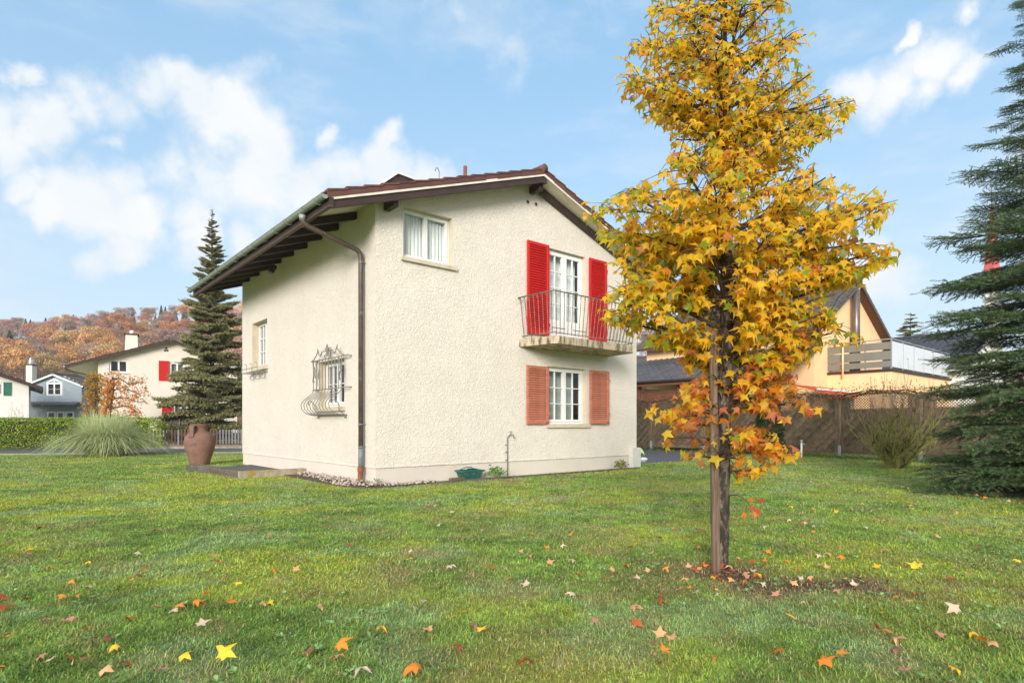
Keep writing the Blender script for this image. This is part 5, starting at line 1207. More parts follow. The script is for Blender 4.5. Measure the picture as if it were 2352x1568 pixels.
# dark green column shrub behind the young tree
th_ = thing('thuja_shrub', 'dark green columnar evergreen shrub against the fence behind the young sweetgum', 'shrub', (P(1768, 1000, 25.2).x, 25.2, 0)); n = 9000
z = rg.uniform(.05, 2.55, n); a = rg.uniform(0, 6.283, n); rr = .62*np.sqrt(np.clip(1-(z/2.65)**2.2, 0, 1))*(.72+.32*rg.random(n))*(.8+.4*fbm(a*2, z*2.5, 4)); pts = np.stack([rr*np.cos(a), rr*np.sin(a), z], 1)
V, Fq, Cc = cards(pts, .10, rg, pick(rg, [(.018, .075, .016), (.028, .11, .018), (.012, .05, .014)], [4, 2, 3], n), np.array([0, 0, 1.2]), .4); put('foliage', np_mesh('foliage', V, Fq, M['foliage'], Cc), th_)
MB().tube([(0, 0, -.1), (0, 0, 2.3)], [.09, .02], 8).build('trunk', M['bark'], th_)
# small plants at the wall
def rosette(name, label, loc, n, L, cols, wts, seed, w=.5, cat='plant'):
    r = np.random.default_rng(seed); th = r.uniform(0, 6.283, n); el = r.uniform(.2, 1.2, n); l = L*r.uniform(.5, 1.1, n); p = np.stack([np.cos(th)*np.cos(el)*l, np.sin(th)*np.cos(el)*l, np.sin(el)*l+.03], 1)
    t = thing(name, label, cat, loc); V, Fq, Cc = cards(p, L*.30, r, pick(r, cols, wts, n), np.array([0, 0, .7]), w); put('foliage', np_mesh('foliage', V, Fq, M['foliage'], Cc), t)
    s = MB()
    for q in p[::3]: s.tube([(0, 0, 0), tuple(q*.6+np.array([0, 0, .02])), tuple(q)], .003, 3, False)
    s.build('stems', M['mossbark'], t)
rosette('fern_plant', 'small green leafy plant at the foot of the gable wall right of the basket', HL(2.98, -.30, .02), 110, .30, [(.07, .17, .03), (.12, .24, .05)], [2, 1], 1)
rosette('weed_plant', 'low weeds with a brown stem at the far end of the gable wall', HL(7.75, -.22, .02), 90, .26, [(.12, .20, .04), (.25, .15, .06)], [2, 1], 2)
rosette('weed_plant', 'tiny weed among the pebbles right of the iron pipe foot', HL(-.02, -.12, .05), 40, .13, [(.10, .20, .05), (.18, .26, .07)], [1, 1], 3)
# ------------------------------------------------------------------ wooden fence with diagonal slats and lattice top
FP = [(3.1, 34.2), (5.04, 32.0), (6.97, 29.8), (8.90, 27.6), (10.82, 25.4), (12.74, 23.2), (14.05, 20.5), (14.98, 19.0), (16.5, 16.3), (18.0, 13.6)]
wf = thing('wooden_fence', 'weathered brown wooden fence of diagonal boards with lattice top along the right side', 'fence', (FP[5][0], FP[5][1], 0)); W0 = Vector(wf.location)
H0, HM, HT = .20, 1.80, 2.36
for i, (x, y) in enumerate(FP):
    p = Vector((x, y, 0))-W0; hgt = HT+.10 if i in (5,) else HT+.02
    a = Vector(FP[min(i+1, len(FP)-1)])-Vector(FP[max(i-1, 0)]); an = math.atan2(a.y, a.x)
    MB().bbox(-.052, -.052, .30, .052, .052, hgt, .008).build('post', M['stake'], wf, p, rot=(0, 0, an))
    s = MB(); s.box(-.062, -.062, -.1, .062, -.056, .50); s.box(-.062, .056, -.1, .062, .062, .50); s.box(-.062, -.056, -.1, -.056, .056, .30)
    for z in (.18, .30, .42): s.tube([(0, -.07, z), (0, -.060, z)], .012, 6)
    s.build('post_shoe', M['galv'], wf, p, rot=(0, 0, an-.0))
rfz = random.Random(6); nsl = 0
for i, ((xa, ya), (xb, yb)) in enumerate(zip(FP[:-1], FP[1:])):
    A = Vector((xa, ya, 0))-W0; B = Vector((xb, yb, 0))-W0; d = (B-A); L = d.length-.14; d.normalize(); A = A+d*.07; an = math.atan2(d.y, d.x)
    pm_ = MB(); pm_.box(0, -.03, H0, .12, .03, HT-.05); pm_.box(L-.12, -.03, H0, L, .03, HT-.05); pm_.box(.12, -.03, H0, L-.12, .03, H0+.13); pm_.box(.12, -.03, HM, L-.12, .03, HM+.09)
    k = 10; arch = [(.0+L*j/k, HT-.02+.16*math.sin(math.pi*j/k)*(1 if i % 2 else .8)) for j in range(k+1)]
    for (x0, z0), (x1, z1) in zip(arch, arch[1:]): pm_.prism([(x0, -.035, z0-.07), (x1, -.035, z1-.07), (x1, -.035, z1), (x0, -.035, z0)], (0, .07, 0))
    po = pm_.build('panel', M['fence'], wf, A, rot=(0, 0, an))
    hh = HM-H0-.13; x0, x1, z0, z1 = .12, L-.12, H0+.13, HM; w = .135; st_ = w*1.40; c = x0-hh-.0; j = 0
    while c < x1 and nsl < 290:
        ta = max(0, x0-c); tb2 = min(hh, x1-c)                     # line x = c+t, z = z0+t
        if tb2-ta > .10:
            sm2 = MB(); yy = -.022 if j % 2 else .010
            p0 = Vector((c+ta-.03, yy+rfz.uniform(-.003, .003), z0+ta-.03)); p1 = Vector((c+tb2+.03, yy+rfz.uniform(-.003, .003), z0+tb2+.03)); sm2.beam(p0, p1, w*rfz.uniform(1.03, 1.1), .016, (0, 1, 0))
            sm2.v = sm2.v; sm2.build('slat', M['fence'], po); nsl += 1
        c += st_*.985; j += 1
    bt = MB()
    for q in np.arange(.45, L-.2, .62): bt.box(q, .018, z0, q+.05, .030, z1)
    bt.build('cross_batten', M['fence'], po)
    la = MB(); zt_ = HM+.09
    q = -.6
    while q < L+.6:
        for sg in (1, -1):
            pts = []
            for t in (0, 1): pass
            X0 = q; X1 = q+sg*(HT+.12-zt_); Z1 = HT+.10
            # clip to the panel
            t0 = 0; t1 = 1
            def cl(t0, t1):
                for lim, s_ in ((.12, 1), (L-.12, -1)):
                    fa_, fb_ = s_*(X0-lim), s_*(X1-lim)
                    if fa_ < 0 and fb_ < 0: return None
                    if fa_ < 0: t0 = max(t0, fa_/(fa_-fb_))
                    if fb_ < 0: t1 = min(t1, fa_/(fa_-fb_))
                return (t0, t1) if t1 > t0 else None
            r2 = cl(t0, t1)
            if r2:
                pa = Vector((X0+(X1-X0)*r2[0], .012*sg, zt_+(Z1-zt_)*r2[0])); pb = Vector((X0+(X1-X0)*r2[1], .012*sg, zt_+(Z1-zt_)*r2[1]))
                top_ = HT-.05+.16*math.sin(math.pi*min(max(pb.x/L, 0), 1))*(1 if i % 2 else .8)
                if pb.z > top_: pb = pa.lerp(pb, (top_-pa.z)/(pb.z-pa.z))
                la.beam(pa, pb, .026, .009, (0, 1, 0))
        q += .105
    tag(la.build('lattice', M['fence'], po), kind='stuff')
# creeper on the fence
cv = thing('climbing_creeper', 'bare twining creeper with pink and red leaves along the fence top', 'creeper', (FP[4][0], FP[4][1], 0)); c0 = Vector(cv.location); rv_ = random.Random(15); vm = MB(); cp = []
for i, ((xa, ya), (xb, yb)) in enumerate(zip(FP[1:6], FP[2:7])):
    for r in range(4):
        pts = []
        for j in range(13):
            t = j/12; ar = .15*math.sin(math.pi*t); p = Vector((xa+(xb-xa)*t, ya+(yb-ya)*t, HT+ar+rv_.uniform(-.05, .10)))+Vector((-.91, -.41, 0))*rv_.uniform(-.02, .09); pts.append(p-c0)
        vm.tube(pts, [rv_.uniform(.008, .028) for _ in pts], 5)
        for p in pts:
            if rv_.random() < .55: e = p+Vector((rv_.gauss(-.05, .12), rv_.gauss(-.03, .12), rv_.uniform(-.45, .22))); vm.tube([p, p.lerp(e, .5)+Vector((0, 0, .05)), e], .006, 3, False)
            for _ in range(7 if i in (0, 1, 3, 4) else 3):
                if rv_.random() < .8: cp.append(tuple(p+Vector((rv_.gauss(-.06, .10), rv_.gauss(-.03, .15), rv_.gauss(.05, .12)))))
tag(vm.build('stems', M['twig'], cv), kind='stuff'); pts = np.array(cp)
V, Fq, Cc = cards(pts, .085, rg, pick(rg, [(.50, .10, .11), (.55, .20, .15), (.40, .33, .06), (.22, .26, .05)], [4, 3, 1.5, 1.5], len(pts)), None, .6); put('foliage', np_mesh('foliage', V, Fq, M['leaf'], Cc), cv)
gcn = 5000; t = rg.uniform(0, 1, gcn)*(len(FP)-3)+1; i0 = t.astype(int); ft = t-i0; fpA = np.array(FP); base = fpA[i0]*(1-ft)[:, None]+fpA[i0+1]*ft[:, None]; dd = np.abs(rg.normal(0, .22, gcn)); pts = np.stack([base[:, 0]-.91*(.05+dd), base[:, 1]-.41*(.05+dd), np.abs(rg.normal(.03, .06, gcn))*np.exp(-dd*2)+.02], 1)
V, Fq, Cc = cards(pts, .07, rg, pick(rg, [(.07, .14, .03), (.12, .20, .04), (.16, .13, .06)], [3, 2, 1], gcn), np.array([0, 0, .8]), .6); tag(put('ground_cover', np_mesh('ground_cover', V, Fq, M['foliage'], Cc)), kind='stuff')
# ------------------------------------------------------------------ apricot house on the right
OO = (17.6, 31.0, 0); OH_L = 9.6
def ol_(px, py, off=0): return on_gable(OO, UA, px, py, off)
oh, orf, ozt = gable_house('apricot_house', 'apricot plastered house with dark tiled roof and railed terrace behind the fence', (OO[0]-UX*4.45, OO[1]-UY*4.45, 0), UA, 8.9, OH_L, 5.98, 8.50, over=(.75, .75), yover=(.45, .5), m_wall='orange', m_roof='darktile', wav=.30, crs=14, soffit='brownwood', barge='darktile', thick=.18)
# local x of the house = t+4.45
LXs = 4.45
lr = MB(); e0, e1 = (-3.95, 3.42), (.0, 4.98)
lr.prism([(e0[0], -.25, e0[1]), (e1[0], -.25, e1[1]), (e1[0], -.25, e1[1]+.10), (e0[0], -.25, e0[1]+.10)], (0, 10.2, 0)); lro = tag(lr.build('lower_roof', M['brownwood'], oh), 'lower lean-to roof with rows of dark tiles')
cols_, rows_ = 27, 10; sl2 = (e1[1]-e0[1])/(e1[0]-e0[0]); tw_ = 10.2/cols_; tl_ = 3.95/rows_
tm = MB(); k = 6
va = [(0, tw_*1.03*i/k, .035*math.sin(2*math.pi*i/k*1.0)+.045) for i in range(k+1)]; vb = [(tl_*1.12, y, z-.035+sl2*tl_*1.12) for _, y, z in va]; vc = [(x, y, z-.03) for x, y, z in va]
tm.add(va+vb+vc, [(i, i+1, k+2+i, k+1+i) for i in range(k)]+[(i, 2*k+2+i, 2*k+3+i, i+1) for i in range(k)])
tme = tm.mesh('tile', M['bluetile'])
for r in range(rows_):
    for c in range(cols_):
        x = e0[0]-.06+r*tl_; put('tile', tme, lro, (x, -.25+c*tw_, e0[1]+.105+sl2*(r*tl_-.06)+random.uniform(-.004, .004)))
lb = MB(); lb.box(e0[0]-.05, -.28, e0[1]-.16, e0[0]+.02, 9.95, e0[1]+.08); lb.build('eave_board', M['brownwood'], lro)
MB().tube([(e0[0]-.13, -.3, e0[1]+.05), (e0[0]-.13, 9.95, e0[1]+.05)], .075, 8).build('gutter', M['barge'], oh, smooth=True)
MB().prism([(e0[0]-.02, -.26, e0[1]-.14), (e1[0], -.26, e1[1]-.14), (e1[0], -.26, e1[1]+.14), (e0[0]-.02, -.26, e0[1]+.14)], (0, -.03, 0)).build('barge_board', M['brownwood'], lro)
pme_ = MB().bbox(-.08, -.08, -.1, .08, .08, 3.35, .01).mesh('carport_post', M['brownwood'])
for y in (.2, 2.6, 5.0, 7.4, 9.5): put('carport_post', pme_, oh, (-3.55, y, 0))
bw = MB()
for i in range(16): bw.box(-3.45, 2.7, .2+i*.18, -3.42, 7.3, .2+i*.18+.165)
t = bw.build('board_screen', M['brownwood'], oh); t['kind'] = 'stuff'
MB().box(-3.3, 7.5, 0, -.1, 7.7, 3.2).build('carport_wall', M['offwhite'], oh)
# terrace block
tx0, ty0 = -2.94+LXs, -2.75
tb_ = MB(); WIN = (1.55, 3.15, .9, 2.92)
wm = wall_mesh('w', None, lambda y, z: (tx0, ty0+y, z), (0, 3.7), -.3, lambda y: 3.72, [WIN]); wm.quad((tx0, ty0, -.3), (tx0+11, ty0, -.3), (tx0+11, ty0, 3.72), (tx0, ty0, 3.72)); wm.quad((tx0, ty0, 3.72), (tx0+11, ty0, 3.72), (tx0+11, ty0+3.7, 3.72), (tx0, ty0+3.7, 3.72))
wm.quad((tx0-.012, ty0-.012, 3.05), (tx0+11, ty0-.012, 3.05), (tx0+11, ty0-.012, 3.09), (tx0-.012, ty0-.012, 3.09)); wm.quad((tx0-.012, ty0-.012, 3.05), (tx0-.012, ty0+3.7, 3.05), (tx0-.012, ty0+3.7, 3.09), (tx0-.012, ty0-.012, 3.09))
ter = tag(wm.build('terrace_block', M['orange'], oh), 'flat-roofed apricot terrace block')
MB().box(tx0-.10, ty0-.10, 3.725, tx0+11, ty0+3.7, 3.83).build('terrace_edge', M['barge'], ter)
window(ter, lambda y, d, z: (tx0+d, ty0+y, z), WIN, .02, 1, 1, fw=.12, mull=.05, curtain=None, mats=('galv', 'glass'))
MB().box(tx0+.15, ty0+.3, 0, tx0+5, ty0+3.6, 3.6).build('dark_room_block', M['dark'], ter)
MB().box(tx0+2.2, ty0-.06, .0, tx0+6.6, ty0-.004, 2.75).build('garage_door', M['brownwood'], ter)
z0, zr = 3.92, 5.16
rb_ = [(z0+.05, .42), (z0+.53, .43), (z0+1.01, .20)]
for zz, hb in ((z0+.0, .30), (z0+.34, .42), (z0+.80, .36)):
    MB().box(tx0-.04, ty0+.02, zz, tx0-.015, ty0+3.1, zz+hb-.03).build('railing_board', M['greyboard'], ter)
pst_ = MB().box(-.025, -.025, 3.83, .025, .025, zr).mesh('railing_post', M['galv'])
for y in (.02, 1.1, 2.1, 3.05): put('railing_post', pst_, ter, (tx0+.02, ty0+y, 0))
for x in (1.55, 3.1, 4.65, 6.2, 7.75, 9.2): put('railing_post', pst_, ter, (tx0+x, ty0+.02, 0))
for x in (.06, 1.6, 3.15, 4.7, 6.25, 7.8): MB().box(tx0+x, ty0-.01, z0, tx0+x+1.45, ty0+.005, zr-.08).build('railing_panel', M['frost'], ter)
MB().box(tx0-.03, ty0-.02, zr, tx0+9.4, ty0+.03, zr+.045).box(tx0-.03, ty0+.035, zr, tx0+.02, ty0+3.6, zr+.045).build('handrail', M['galv'], ter)
sm3 = MB()
for y in (.35, 1.75, 2.6):
    for z in (z0+.315, z0+.775): sm3.tube([(tx0-.06, ty0+y, z), (tx0-.04, ty0+y, z)], .03, 8)
sm3.build('fixing', M['shiny'], ter)
lpx = MB().tube([(tx0-.13, ty0+2.02, 3.5), (tx0-.13, ty0+2.02, 5.0)], .04, 8); lpx.build('terrace_pole', M['orange'], ter, smooth=True)
fx_, fz_ = ol_(1966, 630, -.3); MB().tube([(fx_+LXs, -.3, 3.8), (fx_+LXs, -.3, fz_)], .19, 16).build('flue_pipe', M['steel'], oh, smooth=True)
fzb = ol_(1966, 665, -.3)[1]; MB().tube([(fx_+LXs, -.3, fzb-.05), (fx_+LXs, -.3, fzb+.05)], .197, 16).build('flue_band', M['shiny'], oh, smooth=True)
MB().box(4.2, -.03, 3.9, 5.6, -.004, 6.0).build('terrace_door', M['dark'], oh)
M['awning'] = mat('orange_red_awning', (.62, .10, .03), (.55, .08, .025), 3, .8)
aw = MB(); aw.prism([(-3.0, -.3, 3.0), (1.3, -.3, 3.0), (1.3, -1.4, 2.72), (-3.0, -1.4, 2.72)], (0, 0, .05)); awo = aw.build('awning', M['awning'], oh)
vl = MB()
for i in range(14): vl.box(-3.0+i*.305, -1.42, 2.50, -3.0+i*.305+.24, -1.405, 2.74)
vl.build('valance', M['awning'], awo)
MB().box(-3.05, -1.45, 2.76, 1.35, -1.36, 2.84).build('awning_rail', M['white'], awo)
# slate-roofed house further right, brown-roofed house behind
so_ = (28.4, 36.0, 0); gable_house('slate_roofed_house', 'white gabled house with lichen-spotted dark slate roof on the right', (so_[0]-UX*5.2, so_[1]-UY*5.2, 0), UA, 10.4, 10, 4.55, 6.85, over=(.8, .8), yover=(.5, .5), m_wall='offwhite', m_roof='slate', wav=.34, crs=22, soffit='offwhite', barge='offwhite', thick=.14)
bo_ = (13.9, 47.5, 0); gable_house('brown_roofed_house', 'low house with brown tiled roof glimpsed between the cream house and the apricot house', (bo_[0]-UX*4, bo_[1]-UY*4, 0), UA, 8, 14, 4.9, 6.75, over=(.6, .6), yover=(.5, .5), m_wall='brownwood', m_roof='darktile', wav=.3, crs=14, soffit='galv', barge='galv', thick=.3)
# red spire far behind the fir
sp_ = P(2278, 500, 150); ss = thing('church_spire', 'slender red church spire seen far off through the fir boughs', 'spire', (sp_.x, 150, 0), R(20))
zt1 = P(2278, 455, 150).z; zb1 = P(2278, 640, 150).z
M['spirered'] = mat('red_spire_cladding', (.55, .10, .09), (.48, .09, .08), .5, .6)
MB().add([(-1.35, -1.35, zb1), (1.35, -1.35, zb1), (1.35, 1.35, zb1), (-1.35, 1.35, zb1), (0, 0, zt1)], [(0, 1, 4), (1, 2, 4), (2, 3, 4), (3, 0, 4)]).build('roof', M['spirered'], ss)
MB().box(-1.1, -1.1, -2, 1.1, 1.1, zb1-.02).build('tower', M['offwhite'], ss); MB().tube([(0, 0, zt1-1), (0, 0, zt1+4)], .12, 6).build('cross_pole', M['iron'], ss)
# ------------------------------------------------------------------ wooded hill
def hill_tree(seed, kind):
    r = np.random.default_rng(seed); n = 2600
    if kind == 'conifer':
        z = r.uniform(.12, 1, n)**1.0; a = r.uniform(0, 6.283, n); rr = (1-z)*.22*(.5+.6*r.random(n))+.01; pts = np.stack([rr*np.cos(a), rr*np.sin(a), z], 1); size = .035
        cols = pick(r, [(.03, .055, .035), (.04, .07, .04)], [1, 1], n)
    else:
        nb = 16; bc = r.normal(0, 1, (nb, 3)); bc /= np.linalg.norm(bc, axis=1)[:, None]; bc = bc*np.array([.30, .30, .24])*r.uniform(.4, 1, (nb, 1))+np.array([0, 0, .66]); br_ = r.uniform(.10, .17, nb)
        k = r.integers(0, nb, n); d = r.normal(0, 1, (n, 3)); d /= np.linalg.norm(d, axis=1)[:, None]; d[:, 2] = np.abs(d[:, 2])*.9-.15; pts = bc[k]+d*br_[k][:, None]*r.uniform(.7, 1.05, (n, 1)); size = .030
        tone = r.uniform(.85, 1.15, nb)[k][:, None]
        c = dict(rust=[(.50, .235, .12), (.58, .29, .14), (.44, .22, .13)], orange=[(.62, .36, .14), (.68, .42, .17), (.55, .32, .15)], gold=[(.56, .42, .19), (.50, .39, .20), (.60, .42, .17)], bare=[(.40, .29, .25), (.45, .31, .24), (.36, .27, .25)], maroon=[(.46, .21, .15), (.50, .25, .17)])[kind]
        cols = pick(r, c, [1]*len(c), n, .2)*tone
    V, Fq, Cc = cards(pts, size, r, cols, np.array([0, 0, .5]), .8); fm = np_mesh('crown', V, Fq, M['foliage'], Cc)
    w = MB(); rn = random.Random(seed); w.tube([(0, 0, -.12), (.01, 0, .3), (0, .01, .7), (0, 0, .9 if kind != 'conifer' else .98)], [.017, .014, .009, .003], 5)
    if kind != 'conifer':
        for i in range(12):
            a = rn.uniform(0, 6.28); z = rn.uniform(.32, .62); w.tube([(0, 0, z), (.14*math.cos(a), .14*math.sin(a), z+.12), (.27*math.cos(a), .27*math.sin(a), z+.24)], [.007, .004, .002], 3, False)
    M.setdefault('greybark', mat('pale_grey_bark', (.17, .14, .12), (.10, .08, .07), 3, .9)); return fm, w.mesh('trunk', M['greybark'])
KIND = {'rust': 'rust brown', 'orange': 'glowing orange', 'gold': 'golden yellow', 'bare': 'grey-brown half bare', 'maroon': 'dark maroon', 'conifer': 'dark green conifer'}
HT_ = {k: [hill_tree(50+i*7+j, k) for i in range(3)] for j, k in enumerate(KIND)}
rh = random.Random(44); nt = 0
def plant(X, Y, kind, hgt):
    global nt
    z = float(hill_h(np.array([X]), np.array([Y]))[0]); nm = 'conifer_tree' if kind == 'conifer' else 'broadleaf_tree'
    qx = CXP+FPX*X/Y; band = 'lower slope' if Y < 165 else 'middle slope' if Y < 245 else 'top'
    fr = 'behind the white house' if qx < 75 else 'above the blue house' if qx < 190 else 'above the cream roof' if qx < 400 else 'behind the tall spruce' if qx < 800 else 'right of the main house'
    lab = '%s%s, %s of wooded hill, %s' % (KIND[kind], '' if kind == 'conifer' else ' broadleaf tree', band, fr)
    t = thing(nm, lab, 'tree', (X, Y, z), rh.uniform(0, 6.28), 'autumn trees on the wooded hillside'); fm, tm_ = rh.choice(HT_[kind])
    s = hgt; put('crown', fm, t, scale=(s*rh.uniform(.9, 1.15), s*rh.uniform(.9, 1.15), s)); put('trunk', tm_, t, scale=(s, s, s)); nt += 1
Y = 112; row = 0
while Y < 345:
    stp = 6.0+Y*.012; X = -.965*Y+rh.uniform(0, 5)
    while X < -.455*Y:
        f = (Y-112)/240; u = rh.random()
        if f < .28: kd = rh.choices(['orange', 'gold', 'rust', 'bare'], [5, 2.4, 2.5, 2.2])[0]
        elif f < .7: kd = rh.choices(['orange', 'gold', 'rust', 'bare', 'maroon', 'conifer'], [1.2, .7, 4, 3, 2.4, .25])[0]
        else: kd = rh.choices(['gold', 'rust', 'bare', 'maroon', 'conifer'], [1, 2, 3.2, 1.2, 2.0])[0]
        plant(X+rh.uniform(-2, 2), Y+rh.uniform(-4, 4), kd, rh.uniform(8, 11.5)*(1.12 if kd == 'orange' else 1)); X += stp*rh.uniform(.85, 1.2)
    Y += 10.5+row*.9; row += 1
for Yq in (352, 372, 396):
    X = -.95*Yq
    while X < -.47*Yq: plant(X+rh.uniform(-2, 2), Yq+rh.uniform(-5, 5), rh.choices(['gold', 'rust', 'bare', 'maroon', 'conifer'], [1, 2, 3.2, 1.2, 1.6])[0], rh.uniform(9, 12.5)); X += 10.5*rh.uniform(.8, 1.2)
for Yq in (300, 330, 362, 395):
    X = .15*Yq
    while X < .33*Yq: plant(X+rh.uniform(-3, 3), Yq+rh.uniform(-6, 6), rh.choices(['rust', 'bare', 'conifer', 'maroon'], [1.5, 3, 3, 1])[0], rh.uniform(12, 17)); X += 13*rh.uniform(.8, 1.2)
# the wood goes on behind the main house: one mass
VV = []; FF = []; CC = []; off = 0; rq = np.random.default_rng(90)
for Yq in range(125, 345, 17):
    X = -.452*Yq
    while X < .14*Yq:
        n = 700; nb = 12; bc = rq.normal(0, 1, (nb, 3)); bc /= np.linalg.norm(bc, axis=1)[:, None]; bc = bc*np.array([.30, .30, .24])+np.array([0, 0, .66]); k = rq.integers(0, nb, n); d = rq.normal(0, 1, (n, 3)); d /= np.linalg.norm(d, axis=1)[:, None]
        h = rq.uniform(9, 13); x = X+rq.uniform(-2, 2); y = Yq+rq.uniform(-4, 4); z = float(hill_h(np.array([x]), np.array([y]))[0]); pts = (bc[k]+d*.14)*h+np.array([x, y, z])
        base = [(.44, .24, .16), (.62, .36, .14), (.37, .29, .27), (.40, .21, .18)][rq.integers(0, 4)]; V, Fq, Cc = cards(pts, .55, rq, pick(rq, [base], [1], n, .25), np.array([0, 0, .5]), .8); VV.append(V); FF.append(Fq+off); CC.append(Cc); off += len(V); X += 9.5*rq.uniform(.85, 1.15)
tag(put('forest', np_mesh('forest', np.concatenate(VV), np.concatenate(FF), M['foliage'], np.concatenate(CC))), kind='stuff')
# bare undergrowth at the foot of the wood
ug = MB(); rw = random.Random(9)
for i in range(900):
    Yq = rw.uniform(84, 128); X = Yq*rw.uniform(-.93, -.46); z = float(hill_h(np.array([X]), np.array([Yq]))[0]); h = rw.uniform(3, 9.5); ln = rw.gauss(0, .3)
    ug.tube([(X, Yq, z-.2), (X+ln, Yq, z+h*.5), (X+ln*2, Yq, z+h)], [rw.uniform(.05, .13), .06, .02], 4, False)
    for j in range(5): t = rw.uniform(.35, .95); a = rw.uniform(0, 6.28); ug.tube([(X+ln*2*t, Yq, z+h*t), (X+ln*2*t+1.3*math.cos(a), Yq+1.3*math.sin(a), z+h*t+1.2)], [.03, .01], 3, False)
M['brush'] = mat('bare_brush', (.115, .085, .075), (.165, .125, .105), .2, .95)
tag(ug.build('undergrowth', M['brush']), 'bare brown brush at the foot of the wooded hill', 'undergrowth', kind='stuff')
# ------------------------------------------------------------------ turf blades
def turf():
    def area(y0, y1, dens, hgt, wid, rgs):
        n = int(dens*(.9*(y1*y1-y0*y0)+4.8*(y1-y0))*.97); Y = -2.667+np.sqrt(rgs.uniform((y0+2.667)**2, (y1+2.667)**2, n)); X = rgs.uniform(-1, 1, n)*(.9*Y+2.4)
        hx, hy = to_house(X, Y); keep = ~((hx > -.02) & (hx < HW+.02) & (hy > -.02) & (hy < HLn)); keep &= ~in_poly(X, Y, DRV); keep &= ~in_poly(X, Y, TERR)
        st2 = (hx > -.58) & (hx < 1.35) & (hy > -.36) & (hy < 3.8) & ~((hx > .0) & (hy > 0)); keep &= ~(st2 & ((hx < 0) | (hy < 0)))
        rd = (Y-23.6)-(X+34)*5/28.; keep &= rd < -.05+.12*rgs.random(n)
        X, Y = X[keep], Y[keep]; col, thn = lawn_tint(X, Y); cl = fbm(X*7, Y*7, 12)
        k2 = rgs.random(len(X)) < (1-.45*thn)*(.55+.6*cl); X, Y, col, thn, cl = X[k2], Y[k2], col[k2], thn[k2], cl[k2]; n = len(X)
        a = rgs.uniform(0, 6.283, n); ln = rgs.uniform(.35, 1.15, n); h = hgt*rgs.uniform(.45, 1.25, n)*(.65+.75*cl); dx, dy = np.cos(a), np.sin(a); lr_ = rgs.random(n) < .38
        w = wid*rgs.uniform(.7, 1.3, n)*np.where(lr_, 2.3, 1); h = np.where(lr_, h*.75, h); z = lawn_h(X, Y)
        p0 = np.stack([X-dy*w*.5, Y+dx*w*.5, z], 1); p1 = np.stack([X+dy*w*.5, Y-dx*w*.5, z], 1); p2 = np.stack([X+dx*h*ln, Y+dy*h*ln, z+h*np.where(lr_, .55, 1)], 1)
        jit = rgs.uniform(.55, 1.45, (n, 1)); hue = rgs.normal(0, .12, (n, 1)); c = col*jit*np.concatenate([1+hue, np.ones((n, 1)), 1-hue], 1)
        dead = (rgs.random(n) < .06+.25*thn)[:, None]; c = np.where(dead, np.array([.50, .39, .20])*jit, c); c = np.where((lr_ & (rgs.random(n) < .4))[:, None], c*np.array([.85, 1.0, 1.35]), c)
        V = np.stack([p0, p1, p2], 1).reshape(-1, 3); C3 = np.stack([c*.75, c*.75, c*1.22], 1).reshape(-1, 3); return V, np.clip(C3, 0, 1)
    r1 = np.random.default_rng(77); parts = [area(2.3, 5, 8200, .026, .0062, r1), area(5, 8.5, 4200, .028, .009, r1), area(8.5, 14, 1900, .030, .014, r1), area(14, 30, 620, .036, .022, r1)]
    # flat rosettes of clover, dandelion and plantain leaves among the blades
    nr = 2600; Yc = np.sqrt(r1.uniform(2.6**2, 11**2, nr)); Xc = r1.uniform(-.9, .9, nr)*Yc; kp = (fbm(Xc*1.1, Yc*1.1, 91) > .5) & ~in_poly(Xc, Yc, DRV); hx, hy = to_house(Xc, Yc); kp &= ~((hx > -.7) & (hy > -.5)); Xc, Yc = Xc[kp], Yc[kp]; nr = len(Xc)
    for q in range(7):
        a = r1.uniform(0, 6.283, nr); L = r1.uniform(.018, .045, nr); w = L*r1.uniform(.18, .34, nr); dx, dy = np.cos(a), np.sin(a); z = lawn_h(Xc, Yc)+.010; up = L*r1.uniform(.1, .7, nr)
        b0 = np.stack([Xc, Yc, z], 1); tp = np.stack([Xc+dx*L, Yc+dy*L, z+up*.8], 1); md = np.stack([Xc+dx*L*.6, Yc+dy*L*.6, z+up*.7], 1); sd_ = np.stack([-dy*w, dx*w, 0*w], 1)
        c = np.array([.27, .44, .16])*r1.uniform(.6, 1.35, (nr, 1))*np.array([[1, 1, 1]])
        parts.append((np.stack([b0, md-sd_, md+sd_, tp, md+sd_, md-sd_], 1).reshape(-1, 3), np.repeat(c, 6, 0)))
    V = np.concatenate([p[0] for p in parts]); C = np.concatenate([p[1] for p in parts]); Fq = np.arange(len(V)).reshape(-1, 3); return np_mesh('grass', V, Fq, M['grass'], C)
tag(put('grass', turf()), kind='stuff')
